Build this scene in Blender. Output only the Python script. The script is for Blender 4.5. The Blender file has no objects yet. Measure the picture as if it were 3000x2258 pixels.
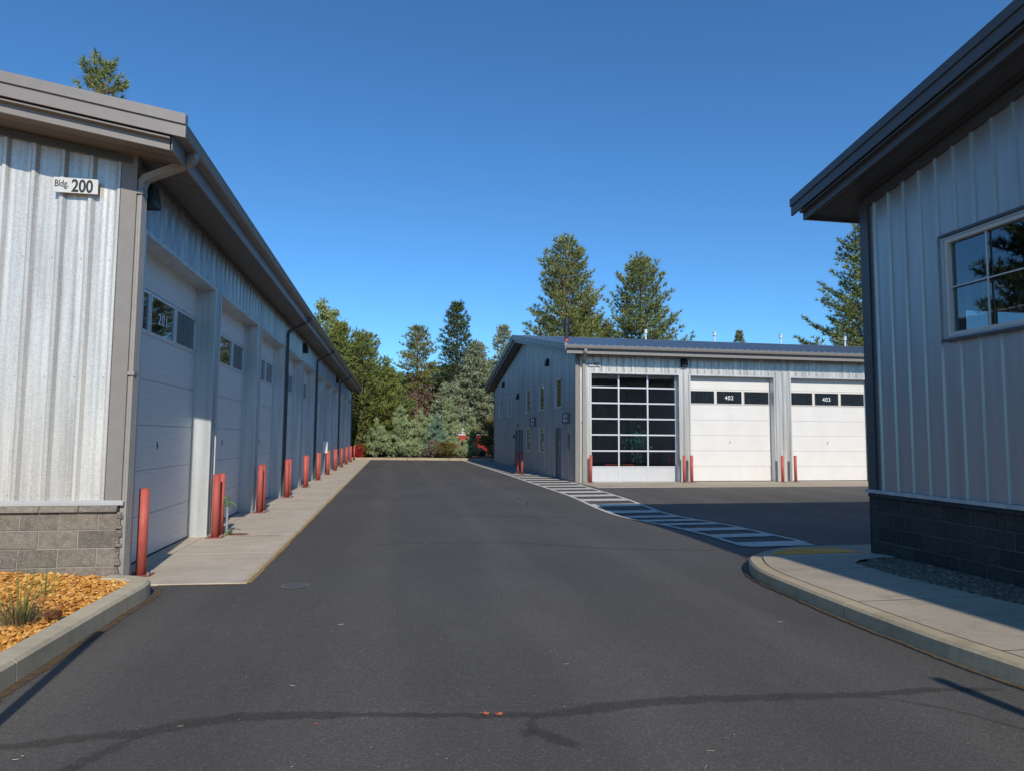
import bpy, math, random
import numpy as np
from mathutils import Vector, Matrix, noise as mnoise
R = math.radians
random.seed(7)
S = bpy.context.scene
COL = S.collection

# ------------------------------------------------------------------ camera, sky, sun, exposure
cd = bpy.data.cameras.new('camera'); cam = bpy.data.objects.new('camera', cd); COL.objects.link(cam)
S.camera = cam
yaw, pit, rol = R(9.92), R(4.39), R(0.40)
f = Vector((math.sin(yaw)*math.cos(pit), math.cos(yaw)*math.cos(pit), math.sin(pit)))
r0 = Vector((math.cos(yaw), -math.sin(yaw), 0)); u0 = r0.cross(f)
r = r0*math.cos(rol) + u0*math.sin(rol); u = -r0*math.sin(rol) + u0*math.cos(rol)
m = Matrix((r, u, -f)).transposed().to_4x4(); m.translation = (0, 0, 1.70)
cam.matrix_world = m
cd.sensor_width = 36; cd.lens = 1966/3000*36; cd.clip_end = 6000; cd.clip_start = 0.05

SUN_EL, SUN_AZ = 34.5, 5.6          # sun stands behind the camera, a little to the right
wd = bpy.data.worlds.new('World'); S.world = wd; wd.use_nodes = True
nt = wd.node_tree; nt.nodes.clear()
sky = nt.nodes.new('ShaderNodeTexSky'); sky.sky_type = 'NISHITA'; sky.sun_disc = False
sky.sun_elevation = R(SUN_EL); sky.sun_rotation = R(180-SUN_AZ)
sky.altitude = 1100; sky.air_density = 1.0; sky.dust_density = 0.35; sky.ozone_density = 2.6
bg = nt.nodes.new('ShaderNodeBackground'); bg.inputs[1].default_value = 0.105
wo = nt.nodes.new('ShaderNodeOutputWorld')
tn = nt.nodes.new('ShaderNodeMix'); tn.data_type = 'RGBA'; tn.blend_type = 'MULTIPLY'; tn.inputs[0].default_value = 1
tn.inputs[7].default_value = (.59, 1.10, 1.46, 1)      # clear high-desert air: deeper blue than the stock sky
nt.links.new(sky.outputs[0], tn.inputs[6]); nt.links.new(tn.outputs[2], bg.inputs[0]); nt.links.new(bg.outputs[0], wo.inputs[0])
sl = bpy.data.lights.new('sun', 'SUN'); so = bpy.data.objects.new('sun', sl); COL.objects.link(so)
sl.energy = 3.9; sl.angle = R(0.53); sl.color = (1.0, 0.93, 0.82)
ld = Vector((-math.sin(R(SUN_AZ))*math.cos(R(SUN_EL)), math.cos(R(SUN_AZ))*math.cos(R(SUN_EL)), -math.sin(R(SUN_EL))))
so.rotation_euler = ld.to_track_quat('-Z', 'Y').to_euler(); so.location = (6, -30, 40)
S.view_settings.view_transform = 'Standard'; S.view_settings.look = 'None'
S.view_settings.exposure = 0.05; S.view_settings.gamma = 1.0

# ------------------------------------------------------------------ materials
def new_mat(name):
    mt = bpy.data.materials.new(name); mt.use_nodes = True
    n = mt.node_tree; b = n.nodes['Principled BSDF']
    return mt, n, b
def N(n, t, **kw):
    x = n.nodes.new(t)
    for k, v in kw.items():
        if k.startswith('_'): setattr(x, k[1:], v)
        else: x.inputs[k.replace('__', ' ')].default_value = v
    return x
def ramp(n, src, stops):
    c = n.nodes.new('ShaderNodeValToRGB'); e = c.color_ramp.elements
    while len(e) < len(stops): e.new(0.5)
    for i, (p, col) in enumerate(stops):
        e[i].position = p; e[i].color = (*col, 1) if len(col) == 3 else col
    n.links.new(src, c.inputs[0]); return c
def coords(n, scale=(1, 1, 1), kind='Object'):
    tc = n.nodes.new('ShaderNodeTexCoord'); mp = n.nodes.new('ShaderNodeMapping')
    mp.inputs['Scale'].default_value = scale
    n.links.new(tc.outputs[kind], mp.inputs[0]); return mp.outputs[0]
def world_coords(n, scale=(1, 1, 1)):
    g = n.nodes.new('ShaderNodeNewGeometry'); mp = n.nodes.new('ShaderNodeMapping')
    mp.inputs['Scale'].default_value = scale
    n.links.new(g.outputs['Position'], mp.inputs[0]); return mp.outputs[0]
def noise_tex(n, vec, scale, detail=4, rough=.55, dist=0):
    t = N(n, 'ShaderNodeTexNoise', Scale=scale, Detail=detail, Roughness=rough, Distortion=dist)
    n.links.new(vec, t.inputs['Vector']); return t.outputs['Fac']
def mixc(n, fac, a, b, mode='MIX'):
    x = n.nodes.new('ShaderNodeMix'); x.data_type = 'RGBA'; x.blend_type = mode
    for i, v in ((0, fac), (6, a), (7, b)):
        if hasattr(v, 'is_linked') or hasattr(v, 'links'): n.links.new(v, x.inputs[i])
        else: x.inputs[i].default_value = v if i == 0 else ((*v, 1) if len(v) == 3 else v)
    return x.outputs[2]
def math_n(n, op, a, b=0.0, clamp=False):
    x = n.nodes.new('ShaderNodeMath'); x.operation = op; x.use_clamp = clamp
    for i, v in ((0, a), (1, b)):
        if hasattr(v, 'links'): n.links.new(v, x.inputs[i])
        else: x.inputs[i].default_value = v
    return x.outputs[0]
def bump(n, b, h, strength=.3, dist=.01):
    x = N(n, 'ShaderNodeBump', Strength=strength, Distance=dist)
    n.links.new(h, x.inputs['Height']); n.links.new(x.outputs[0], b.inputs['Normal']); return x
def paint(name, col, rough=.5, var=.12, metallic=0, scale=6, spec=.5, streak=(1, 1, 1)):
    mt, n, b = new_mat(name)
    nz = noise_tex(n, world_coords(n, streak), scale, 5, .6)
    lo = [max(0, c*(1-var)) for c in col]; hi = [min(1, c*(1+var)) for c in col]
    c = ramp(n, nz, [(.3, lo), (.7, hi)])
    n.links.new(c.outputs[0], b.inputs['Base Color'])
    b.inputs['Roughness'].default_value = rough; b.inputs['Metallic'].default_value = metallic
    b.inputs['Specular IOR Level'].default_value = spec
    fine = noise_tex(n, world_coords(n), 60, 3)
    bump(n, b, fine, .08, .004)
    return mt

def galvanized(name, lo, hi, metallic, rough, sp_amt=.20):
    """zinc-coated steel: spangle, streaks down the sheet, broad bands painting sheet reflections into the tone"""
    mt, n, b = new_mat(name)
    v = n.nodes.new('ShaderNodeTexVoronoi'); v.inputs['Scale'].default_value = 85
    n.links.new(world_coords(n), v.inputs['Vector'])
    sp = n.nodes.new('ShaderNodeSeparateColor'); n.links.new(v.outputs['Color'], sp.inputs[0])
    st = noise_tex(n, world_coords(n, (9, 9, .35)), 2.2, 5, .65)
    bl = noise_tex(n, world_coords(n, (5.5, 5.5, .25)), 1.3, 3, .5)  # broad upright bands imitate the sheets' reflections in the base colour
    a = math_n(n, 'MULTIPLY', sp.outputs[0], sp_amt)
    a = math_n(n, 'ADD', a, math_n(n, 'MULTIPLY', st, .55))
    a = math_n(n, 'ADD', a, math_n(n, 'MULTIPLY', bl, .95))
    a = math_n(n, 'SUBTRACT', a, .40)
    c = ramp(n, a, [(.15, lo), (.75, hi)])
    n.links.new(c.outputs[0], b.inputs['Base Color'])
    b.inputs['Metallic'].default_value = metallic
    rr = math_n(n, 'ADD', math_n(n, 'MULTIPLY', sp.outputs[1], sp_amt*.4), rough-.03)
    n.links.new(rr, b.inputs['Roughness'])
    wv = noise_tex(n, world_coords(n, (2.5, 2.5, .7)), 2.0, 2, .4)
    bump(n, b, wv, .22, .02)
    return mt

M = {}
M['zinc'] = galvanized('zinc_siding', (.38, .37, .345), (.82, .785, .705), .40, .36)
M['zinc_shaded_wall'] = galvanized('zinc_siding_shaded', (.33, .325, .315), (.62, .615, .60), .55, .34)  # darker copy of zinc_siding for shaded walls, shade put into its tone
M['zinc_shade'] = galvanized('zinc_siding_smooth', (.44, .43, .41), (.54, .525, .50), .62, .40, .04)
M['zinc_jamb'] = galvanized('zinc_jamb', (.42, .44, .44), (.68, .70, .69), .40, .45)
M['taupe'] = paint('taupe_trim', (.235, .215, .195), .42, .06)
M['taupe_light'] = paint('downspout_taupe', (.30, .28, .255), .42, .07)
M['dark_trim'] = paint('charcoal_trim', (.085, .085, .085), .38, .08)
M['flashing'] = paint('pale_flashing', (.52, .51, .49), .4, .05, .3)
M['roof_blue'] = paint('roof_metal', (.17, .20, .235), .30, .08, .35, 3)
M['roof_tan'] = paint('roof_tan', (.30, .27, .23), .4, .08, .2, 3)
M['alum'] = paint('aluminium', (.72, .73, .74), .35, .04, .35)
M['white_frame'] = paint('white_frame', (.62, .58, .51), .4, .04)
M['lamp'] = paint('dark_bronze', (.018, .018, .018), .45, .1)
M['black'] = paint('matt_black', (.02, .02, .02), .6, .1)
M['rubber'] = paint('rubber_seal', (.012, .012, .013), .8, .1)
M['steel'] = paint('galvanised_pipe', (.48, .50, .50), .4, .1, .6)
M['letters'] = paint('letter_black', (.012, .012, .014), .5, .0)
M['letters_w'] = paint('letter_white', (.78, .80, .80), .5, .0)
M['sign_white'] = paint('sign_white', (.60, .60, .58), .4, .03)
M['grey_door'] = paint('grey_door', (.13, .15, .18), .45, .05)
M['box_white'] = paint('white_box', (.75, .74, .70), .4, .03)
M['fence_red'] = paint('red_panel', (.38, .028, .025), .5, .1)
M['camper'] = paint('camper_white', (.78, .78, .76), .4, .03)
M['blue'] = paint('blue_paint', (.02, .10, .32), .5, .1)

def door_mat(name, col):
    mt, n, b = new_mat(name)
    w = n.nodes.new('ShaderNodeTexWave'); w.wave_type = 'BANDS'; w.bands_direction = 'Z'
    w.inputs['Scale'].default_value = 3.45; w.inputs['Distortion'].default_value = 0
    n.links.new(world_coords(n), w.inputs['Vector'])
    line = ramp(n, w.outputs['Fac'], [(0, (0, 0, 0)), (.10, (1, 1, 1))])
    nz = noise_tex(n, world_coords(n, (1, 1, .5)), 2.0, 5, .6)
    c = ramp(n, nz, [(.3, [x*.93 for x in col]), (.7, col)])
    dirt = noise_tex(n, world_coords(n, (3, 3, 1)), 3, 6, .7)
    dm = ramp(n, dirt, [(.60, (0, 0, 0)), (.80, (.25, .25, .25))])
    cc = mixc(n, dm.outputs[0], c.outputs[0], [x*.72 for x in col])
    n.links.new(cc, b.inputs['Base Color'])
    b.inputs['Roughness'].default_value = .48
    x = N(n, 'ShaderNodeBump', Strength=.55, Distance=.006)
    n.links.new(line.outputs[0], x.inputs['Height'])
    y = N(n, 'ShaderNodeBump', Strength=.15, Distance=.01)
    n.links.new(noise_tex(n, world_coords(n), 3, 2), y.inputs['Height'])
    n.links.new(x.outputs[0], y.inputs['Normal']); n.links.new(y.outputs[0], b.inputs['Normal'])
    return mt
M['door'] = door_mat('sectional_door_white', (.735, .71, .665))

def red_paint():
    mt, n, b = new_mat('bollard_red')
    nz = noise_tex(n, world_coords(n), 5, 5, .6)
    c = ramp(n, nz, [(.3, (.43, .075, .052)), (.7, (.52, .105, .078))])
    ch = noise_tex(n, world_coords(n), 28, 4, .7)
    cm = ramp(n, ch, [(.70, (0, 0, 0)), (.74, (1, 1, 1))])
    cc = mixc(n, cm.outputs[0], c.outputs[0], (.20, .04, .03))
    oi = n.nodes.new('ShaderNodeObjectInfo'); rr = ramp(n, oi.outputs['Random'], [(0, (.84, .84, .84)), (1, (1.08, 1.12, 1.14))])
    cc = mixc(n, 1.0, cc, rr.outputs[0], 'MULTIPLY')
    fd = ramp(n, noise_tex(n, world_coords(n, (1, 1, .4)), 9, 6, .75), [(.50, (0, 0, 0)), (.75, (.5, .5, .5))]); cc = mixc(n, fd.outputs[0], cc, (.50, .17, .13))
    n.links.new(cc, b.inputs['Base Color']); b.inputs['Roughness'].default_value = .62
    bump(n, b, nz, .15, .01); return mt
M['red'] = red_paint()
M['red_plate'] = paint('bollard_plate', (.22, .06, .045), .7, .25, 0, 20)

def glass_mat(name, tint=None, base=(.01, .012, .014), ior=1.75):
    mt, n, b = new_mat(name)
    if tint is None:
        b.inputs['Base Color'].default_value = (*base, 1); b.inputs['Roughness'].default_value = .02
        b.inputs['IOR'].default_value = ior
        wv = noise_tex(n, world_coords(n), 1.6, 2)
        bump(n, b, wv, .05, .02)
        return mt
    n.nodes.remove(b); o = n.nodes['Material Output']
    tr = N(n, 'ShaderNodeBsdfTransparent'); tr.inputs[0].default_value = (*tint, 1)
    gl = N(n, 'ShaderNodeBsdfGlossy', Roughness=.012); gl.inputs[0].default_value = (.9, .93, .95, 1)
    bm = N(n, 'ShaderNodeBump', Strength=.04, Distance=.02)
    n.links.new(noise_tex(n, world_coords(n), 1.4, 2), bm.inputs['Height'])
    n.links.new(bm.outputs[0], gl.inputs['Normal'])
    fr = N(n, 'ShaderNodeFresnel'); gg = n.nodes.new('ShaderNodeNewGeometry')
    iv = math_n(n, 'ADD', math_n(n, 'MULTIPLY', gg.outputs['Backfacing'], 1/ior-ior), ior); n.links.new(iv, fr.inputs['IOR'])   # a thin pane mirrors alike from both sides
    mx = n.nodes.new('ShaderNodeMixShader')
    n.links.new(fr.outputs[0], mx.inputs[0]); n.links.new(tr.outputs[0], mx.inputs[1]); n.links.new(gl.outputs[0], mx.inputs[2])
    n.links.new(mx.outputs[0], o.inputs[0]); return mt
M['glass_dark'] = glass_mat('glass_opaque', None, ior=2.1)
M['glass_door'] = glass_mat('glass_door', (.66, .68, .69), ior=1.9)
M['glass_window'] = glass_mat('glass_window', (.55, .60, .62), ior=2.4)

def block_mat(name, lo, hi, speck):
    mt, n, b = new_mat(name)
    vc = world_coords(n)
    nz = noise_tex(n, vc, 14, 6, .75)
    c = ramp(n, nz, [(.3, lo), (.7, hi)])
    v = n.nodes.new('ShaderNodeTexVoronoi'); v.inputs['Scale'].default_value = 60
    n.links.new(vc, v.inputs['Vector'])
    gi = n.nodes.new('ShaderNodeNewGeometry'); rv = ramp(n, gi.outputs['Random Per Island'], [(0, (.78, .78, .78)), (1, (1.25, 1.22, 1.18))])
    s1 = ramp(n, v.outputs['Distance'], [(.16, (1, 1, 1)), (.26, (0, 0, 0))])
    sel = n.nodes.new('ShaderNodeSeparateColor'); n.links.new(v.outputs['Color'], sel.inputs[0])
    pick = math_n(n, 'MULTIPLY', s1.outputs[0], math_n(n, 'GREATER_THAN', sel.outputs[0], .45))
    cc = mixc(n, pick, mixc(n, 1.0, c.outputs[0], rv.outputs[0], 'MULTIPLY'), speck)
    n.links.new(cc, b.inputs['Base Color']); b.inputs['Roughness'].default_value = .9
    bump(n, b, nz, .7, .015); return mt
M['block'] = block_mat('split_face_block', (.125, .108, .088), (.235, .205, .168), (.50, .44, .36))
M['block_dark'] = block_mat('split_face_block_dark', (.030, .026, .025), (.058, .051, .048), (.22, .205, .19))
M['mortar'] = paint('mortar', (.33, .31, .28), .95, .1)
M['mortar_dark'] = paint('mortar_dark', (.16, .15, .15), .95, .1)

def concrete(name, lo, hi, speck=False, rust=False):
    mt, n, b = new_mat(name)
    vc = world_coords(n)
    big = noise_tex(n, vc, .9, 5, .6); mid = noise_tex(n, world_coords(n, (1, 3.5, 1)), 3.2, 6, .7); fine = noise_tex(n, vc, 140, 3, .7)
    a = math_n(n, 'ADD', math_n(n, 'MULTIPLY', big, .5), math_n(n, 'MULTIPLY', mid, .5))
    c = ramp(n, a, [(.35, lo), (.62, hi)])
    fc = ramp(n, fine, [(.35, (.72, .70, .66)), (.60, (1, 1, 1))])
    cc = mixc(n, .8 if speck else .35, c.outputs[0], fc.outputs[0], 'MULTIPLY')
    st = noise_tex(n, vc, 2.3, 6, .75)
    sm = ramp(n, st, [(.54, (0, 0, 0)), (.70, (.6, .6, .6))])
    cc = mixc(n, sm.outputs[0], cc, [x*.68 for x in lo])
    if rust:     # ochre moss along the pavement's outer edge, a stain with its own ragged shape
        sx = n.nodes.new('ShaderNodeSeparateXYZ'); n.links.new(vc, sx.inputs[0])
        e = noise_tex(n, vc, 2.6, 5, .7)
        d = math_n(n, 'ADD', math_n(n, 'MULTIPLY', e, .34), sx.outputs[0])
        d = ramp(n, math_n(n, 'ADD', d, 2.42), [(.88, (0, 0, 0)), (1.0, (.8, .8, .8))])
        cc = mixc(n, d.outputs[0], cc, (.37, .25, .085))
    n.links.new(cc, b.inputs['Base Color']); b.inputs['Roughness'].default_value = .88
    bump(n, b, fine, .35 if speck else .15, .004); return mt
M['concrete'] = concrete('pavement_concrete', (.42, .355, .27), (.57, .485, .38), rust=True)
M['concrete2'] = concrete('pavement_concrete_grey', (.33, .275, .205), (.44, .375, .28))
M['curb'] = concrete('curb_concrete', (.36, .285, .18), (.50, .41, .275), True)
M['curb_grey'] = concrete('curb_concrete_grey', (.40, .34, .235), (.54, .465, .335), True)
M['ochre'] = paint('ochre_moss', (.30, .19, .06), .95, .3, 0, 25)

def asphalt():
    mt, n, b = new_mat('asphalt')
    vc = world_coords(n)
    big = noise_tex(n, vc, .22, 4, .55); mid = noise_tex(n, world_coords(n, (1, .35, 1)), 1.1, 6, .65)
    fine = noise_tex(n, vc, 95, 3, .75)
    a = math_n(n, 'ADD', math_n(n, 'MULTIPLY', big, .6), math_n(n, 'MULTIPLY', mid, .4))
    c = ramp(n, a, [(.33, (.078, .071, .0625)), (.50, (.092, .084, .074)), (.66, (.108, .099, .087))])
    v = n.nodes.new('ShaderNodeTexVoronoi'); v.inputs['Scale'].default_value = 110
    n.links.new(vc, v.inputs['Vector'])
    sel = n.nodes.new('ShaderNodeSeparateColor'); n.links.new(v.outputs['Color'], sel.inputs[0])
    agg = ramp(n, sel.outputs[0], [(0, (.72, .72, .73)), (.55, (.97, .97, .97)), (.88, (1.12, 1.11, 1.10)), (1, (1.7, 1.66, 1.62))])
    cc = mixc(n, .85, c.outputs[0], agg.outputs[0], 'MULTIPLY')
    dust = noise_tex(n, world_coords(n, (1, .22, 1)), 2.4, 7, .7)
    dm = ramp(n, dust, [(.56, (0, 0, 0)), (.78, (.5, .5, .5))])
    cc = mixc(n, dm.outputs[0], cc, (.135, .124, .108))
    n.links.new(cc, b.inputs['Base Color']); b.inputs['Roughness'].default_value = .82
    # wheel lanes: worn, slightly paler bands that run with the traffic
    sx = n.nodes.new('ShaderNodeSeparateXYZ'); n.links.new(vc, sx.inputs[0])
    lw = noise_tex(n, world_coords(n, (1, .12, 1)), .9, 3, .5)
    lane = math_n(n, 'SINE', math_n(n, 'ADD', math_n(n, 'MULTIPLY', sx.outputs[0], 3.4), math_n(n, 'MULTIPLY', lw, 5.0)))
    lm = ramp(n, lane, [(.2, (.93, .93, .93)), (.9, (1.09, 1.085, 1.08))])
    cc = mixc(n, .8, cc, lm.outputs[0], 'MULTIPLY')
    ol = noise_tex(n, world_coords(n, (1, .7, 1)), 1.5, 5, .65)
    om = ramp(n, ol, [(.68, (0, 0, 0)), (.76, (.45, .45, .45))])
    cc = mixc(n, om.outputs[0], cc, (.050, .046, .042))
    n.links.new(cc, b.inputs['Base Color'])
    b.inputs['Specular IOR Level'].default_value = .35
    hh = math_n(n, 'ADD', math_n(n, 'MULTIPLY', sel.outputs[1], .5), fine)
    bump(n, b, hh, .55, .004); return mt
M['asphalt'] = asphalt()
def sealer(name, lo, hi, op):
    mt, n, b = new_mat(name); vc = world_coords(n)
    c = ramp(n, noise_tex(n, world_coords(n, (1, 4, 1)), 6, 6, .7), [(.3, lo), (.7, hi)]); n.links.new(c.outputs[0], b.inputs['Base Color'])
    b.inputs['Roughness'].default_value = .72
    at_ = n.nodes.new('ShaderNodeAttribute'); at_.attribute_name = 'mid'
    nz = noise_tex(n, vc, 16, 7, .75); n2 = noise_tex(n, world_coords(n, (1, 3, 1)), 3.5, 4, .6)
    a = math_n(n, 'ADD', math_n(n, 'MULTIPLY', at_.outputs['Fac'], .50), math_n(n, 'MULTIPLY', nz, 1.0))
    a = math_n(n, 'ADD', a, math_n(n, 'MULTIPLY', n2, .5))
    al = ramp(n, a, [(.90, (0, 0, 0)), (1.0, (op, op, op))] if False else [(.78, (0, 0, 0)), (.97, (op, op, op))]); n.links.new(al.outputs[0], b.inputs['Alpha'])
    bump(n, b, noise_tex(n, vc, 70, 4, .7), .5, .004); return mt
M['seal'] = sealer('crack_sealer', (.040, .034, .028), (.080, .070, .058), .36)
M['seal_faint'] = sealer('crack_sealer_worn', (.045, .040, .036), (.085, .076, .068), .28)

def marking():
    mt, n, b = new_mat('road_paint')
    vc = world_coords(n)
    w = noise_tex(n, vc, 9, 7, .75)
    c = ramp(n, w, [(.33, (.17, .158, .145)), (.44, (.50, .465, .41)), (.62, (.66, .615, .545)), (.8, (.74, .69, .615))])
    n.links.new(c.outputs[0], b.inputs['Base Color']); b.inputs['Roughness'].default_value = .75
    bump(n, b, noise_tex(n, vc, 90, 3), .3, .003); return mt
M['marking'] = marking()
def tactile_mat():
    mt, n, b = new_mat('tactile_yellow')
    nz = noise_tex(n, world_coords(n), 10, 6, .7)
    c = ramp(n, nz, [(.35, (.80, .29, .03)), (.65, (.95, .40, .05))])
    n.links.new(c.outputs[0], b.inputs['Base Color']); b.inputs['Roughness'].default_value = .7; return mt
M['tactile'] = tactile_mat()
M['iron'] = paint('cast_iron', (.11, .105, .10), .6, .2, .4, 15)
M['iron_rim'] = paint('manhole_rim', (.27, .25, .23), .6, .2, .3, 15)
M['soil'] = paint('soil', (.13, .085, .05), .95, .4, 0, 3)
M['ground'] = paint('dry_ground', (.14, .11, .07), .95, .35, 0, .6)
M['rust'] = paint('rusty_brown', (.19, .09, .05), .85, .35, 0, 25)
M['green_head'] = paint('green_enamel', (.10, .17, .08), .5, .3, .2, 25)
M['interior'] = paint('interior_wall', (.26, .26, .255), .8, .1)
M['interior_floor'] = paint('interior_floor', (.26, .25, .24), .4, .1)
M['soffit'] = None
def soffit_mat(name, col, axis):
    mt, n, b = new_mat(name)
    w = n.nodes.new('ShaderNodeTexWave'); w.bands_direction = axis; w.inputs['Scale'].default_value = 1.05
    n.links.new(world_coords(n), w.inputs['Vector'])
    l = ramp(n, w.outputs['Fac'], [(0, (0, 0, 0)), (.04, (1, 1, 1))])
    cc = mixc(n, l.outputs[0], [x*.5 for x in col], col)
    n.links.new(cc, b.inputs['Base Color']); b.inputs['Roughness'].default_value = .45
    bump(n, b, l.outputs[0], .5, .006); return mt
M['soffit_y'] = soffit_mat('soffit_boards', (.15, .138, .125), 'Y')
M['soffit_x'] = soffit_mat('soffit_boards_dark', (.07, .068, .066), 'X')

def island_mat(name, stops, rough=.7, trans=.0, spec=.25):
    mt, n, b = new_mat(name)
    g = n.nodes.new('ShaderNodeNewGeometry')
    big = noise_tex(n, world_coords(n), .8, 4, .6)
    a = math_n(n, 'ADD', math_n(n, 'MULTIPLY', g.outputs['Random Per Island'], .55), math_n(n, 'MULTIPLY', big, .5))
    c = ramp(n, a, stops)
    n.links.new(c.outputs[0], b.inputs['Base Color']); b.inputs['Roughness'].default_value = rough
    b.inputs['Specular IOR Level'].default_value = spec
    if trans:
        o = n.nodes['Material Output']; t = N(n, 'ShaderNodeBsdfTranslucent'); n.links.new(c.outputs[0], t.inputs[0])
        mx = n.nodes.new('ShaderNodeMixShader'); mx.inputs[0].default_value = trans
        n.links.new(b.outputs[0], mx.inputs[1]); n.links.new(t.outputs[0], mx.inputs[2]); n.links.new(mx.outputs[0], o.inputs[0])
    return mt
M['pine'] = island_mat('pine_needles', [(.2, (0.101, 0.149, 0.042)), (.5, (0.216, 0.258, 0.072)), (.8, (0.383, 0.365, 0.123)), (1, (0.537, 0.395, 0.152))], .6, .15)
M['pine_dark'] = island_mat('pine_needles_dark', [(.2, (0.034, 0.060, 0.024)), (.55, (0.085, 0.123, 0.045)), (.9, (0.184, 0.206, 0.075))], .6, .1)
M['pine_olive'] = island_mat('pine_needles_olive', [(.2, (0.093, 0.131, 0.030)), (.5, (0.209, 0.244, 0.053)), (.85, (0.379, 0.373, 0.090))], .6, .15)
M['spruce'] = island_mat('spruce_needles', [(.2, (0.141, 0.183, 0.111)), (.5, (0.307, 0.355, 0.207)), (.85, (0.566, 0.570, 0.341))], .6, .1)
M['juniper'] = island_mat('juniper_sprays', [(.2, (0.164, 0.225, 0.113)), (.5, (0.338, 0.421, 0.209)), (.85, (0.566, 0.600, 0.313))], .65, .15)
M['juniper_blue'] = island_mat('juniper_sprays_blue', [(.2, (0.097, 0.189, 0.131)), (.5, (0.235, 0.358, 0.260)), (.85, (0.371, 0.510, 0.348))], .65, .15)
M['aspen'] = island_mat('aspen_leaves', [(.2, (0.153, 0.208, 0.059)), (.5, (0.304, 0.362, 0.111)), (.85, (0.508, 0.543, 0.220))], .5, .3)
M['leaf_green'] = island_mat('green_leaves', [(.2, (0.084, 0.138, 0.040)), (.5, (0.187, 0.241, 0.069)), (.85, (0.306, 0.359, 0.112))], .5, .3)
M['bush_olive'] = island_mat('olive_shrub', [(.2, (0.092, 0.083, 0.022)), (.5, (0.184, 0.154, 0.045)), (.85, (0.281, 0.231, 0.070))], .6, .2)
M['dead'] = island_mat('dead_twigs', [(.2, (.11, .085, .07)), (.5, (.21, .165, .135)), (.85, (.32, .24, .18))], .8)
M['dead_needle'] = island_mat('dead_needles', [(.2, (.16, .10, .065)), (.5, (.30, .195, .13)), (.85, (.42, .29, .20))], .8)
M['red_leaf'] = island_mat('red_leaves', [(.2, (.16, .01, .01)), (.5, (.34, .02, .015)), (.85, (.48, .05, .03))], .6, .2)
M['bark'] = paint('bark_grey', (.13, .10, .08), .95, .35, 0, 5)
M['bark_orange'] = paint('bark_orange', (.36, .19, .105), .95, .3, 0, 4)
M['twig_pale'] = paint('pale_twigs', (.30, .27, .23), .9, .2, 0, 6)
M['chips'] = island_mat('orange_rock_chips', [(.15, (.20, .075, .02)), (.32, (.42, .18, .04)), (.55, (.64, .30, .06)), (.78, (.72, .42, .12)), (1, (.70, .52, .28))], .75)
M['stones'] = island_mat('river_stones', [(.15, (.11, .08, .058)), (.5, (.165, .125, .09)), (.85, (.23, .18, .135))], .75)
M['straw'] = island_mat('dry_grass', [(.2, (.22, .13, .05)), (.5, (.42, .28, .12)), (.85, (.55, .42, .22))], .8, .15)
M['grass'] = island_mat('green_grass', [(.2, (.07, .14, .03)), (.5, (.14, .24, .06)), (.85, (.24, .34, .10))], .6, .3)
M['tuft_brown'] = island_mat('dry_clump', [(.2, (.05, .04, .025)), (.5, (.12, .09, .05)), (.85, (.26, .21, .12))], .85)
M['cone'] = island_mat('pine_cone_scales', [(.2, (.09, .035, .02)), (.6, (.19, .075, .04)), (1, (.28, .13, .07))], .8)
M['orange_mark'] = paint('orange_mark_paint', (.65, .16, .05), .8, .2, 0, 30)
M['litter'] = island_mat('needle_litter', [(.15, (.22, .16, .10)), (.5, (.32, .27, .19)), (.9, (.50, .47, .42))], .85)
M['teal_leaf'] = island_mat('indoor_leaves', [(.2, (.02, .10, .07)), (.8, (.06, .26, .20))], .5, .2)
M['chair_red'] = paint('chair_red', (.40, .05, .03), .5, .1)

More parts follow.
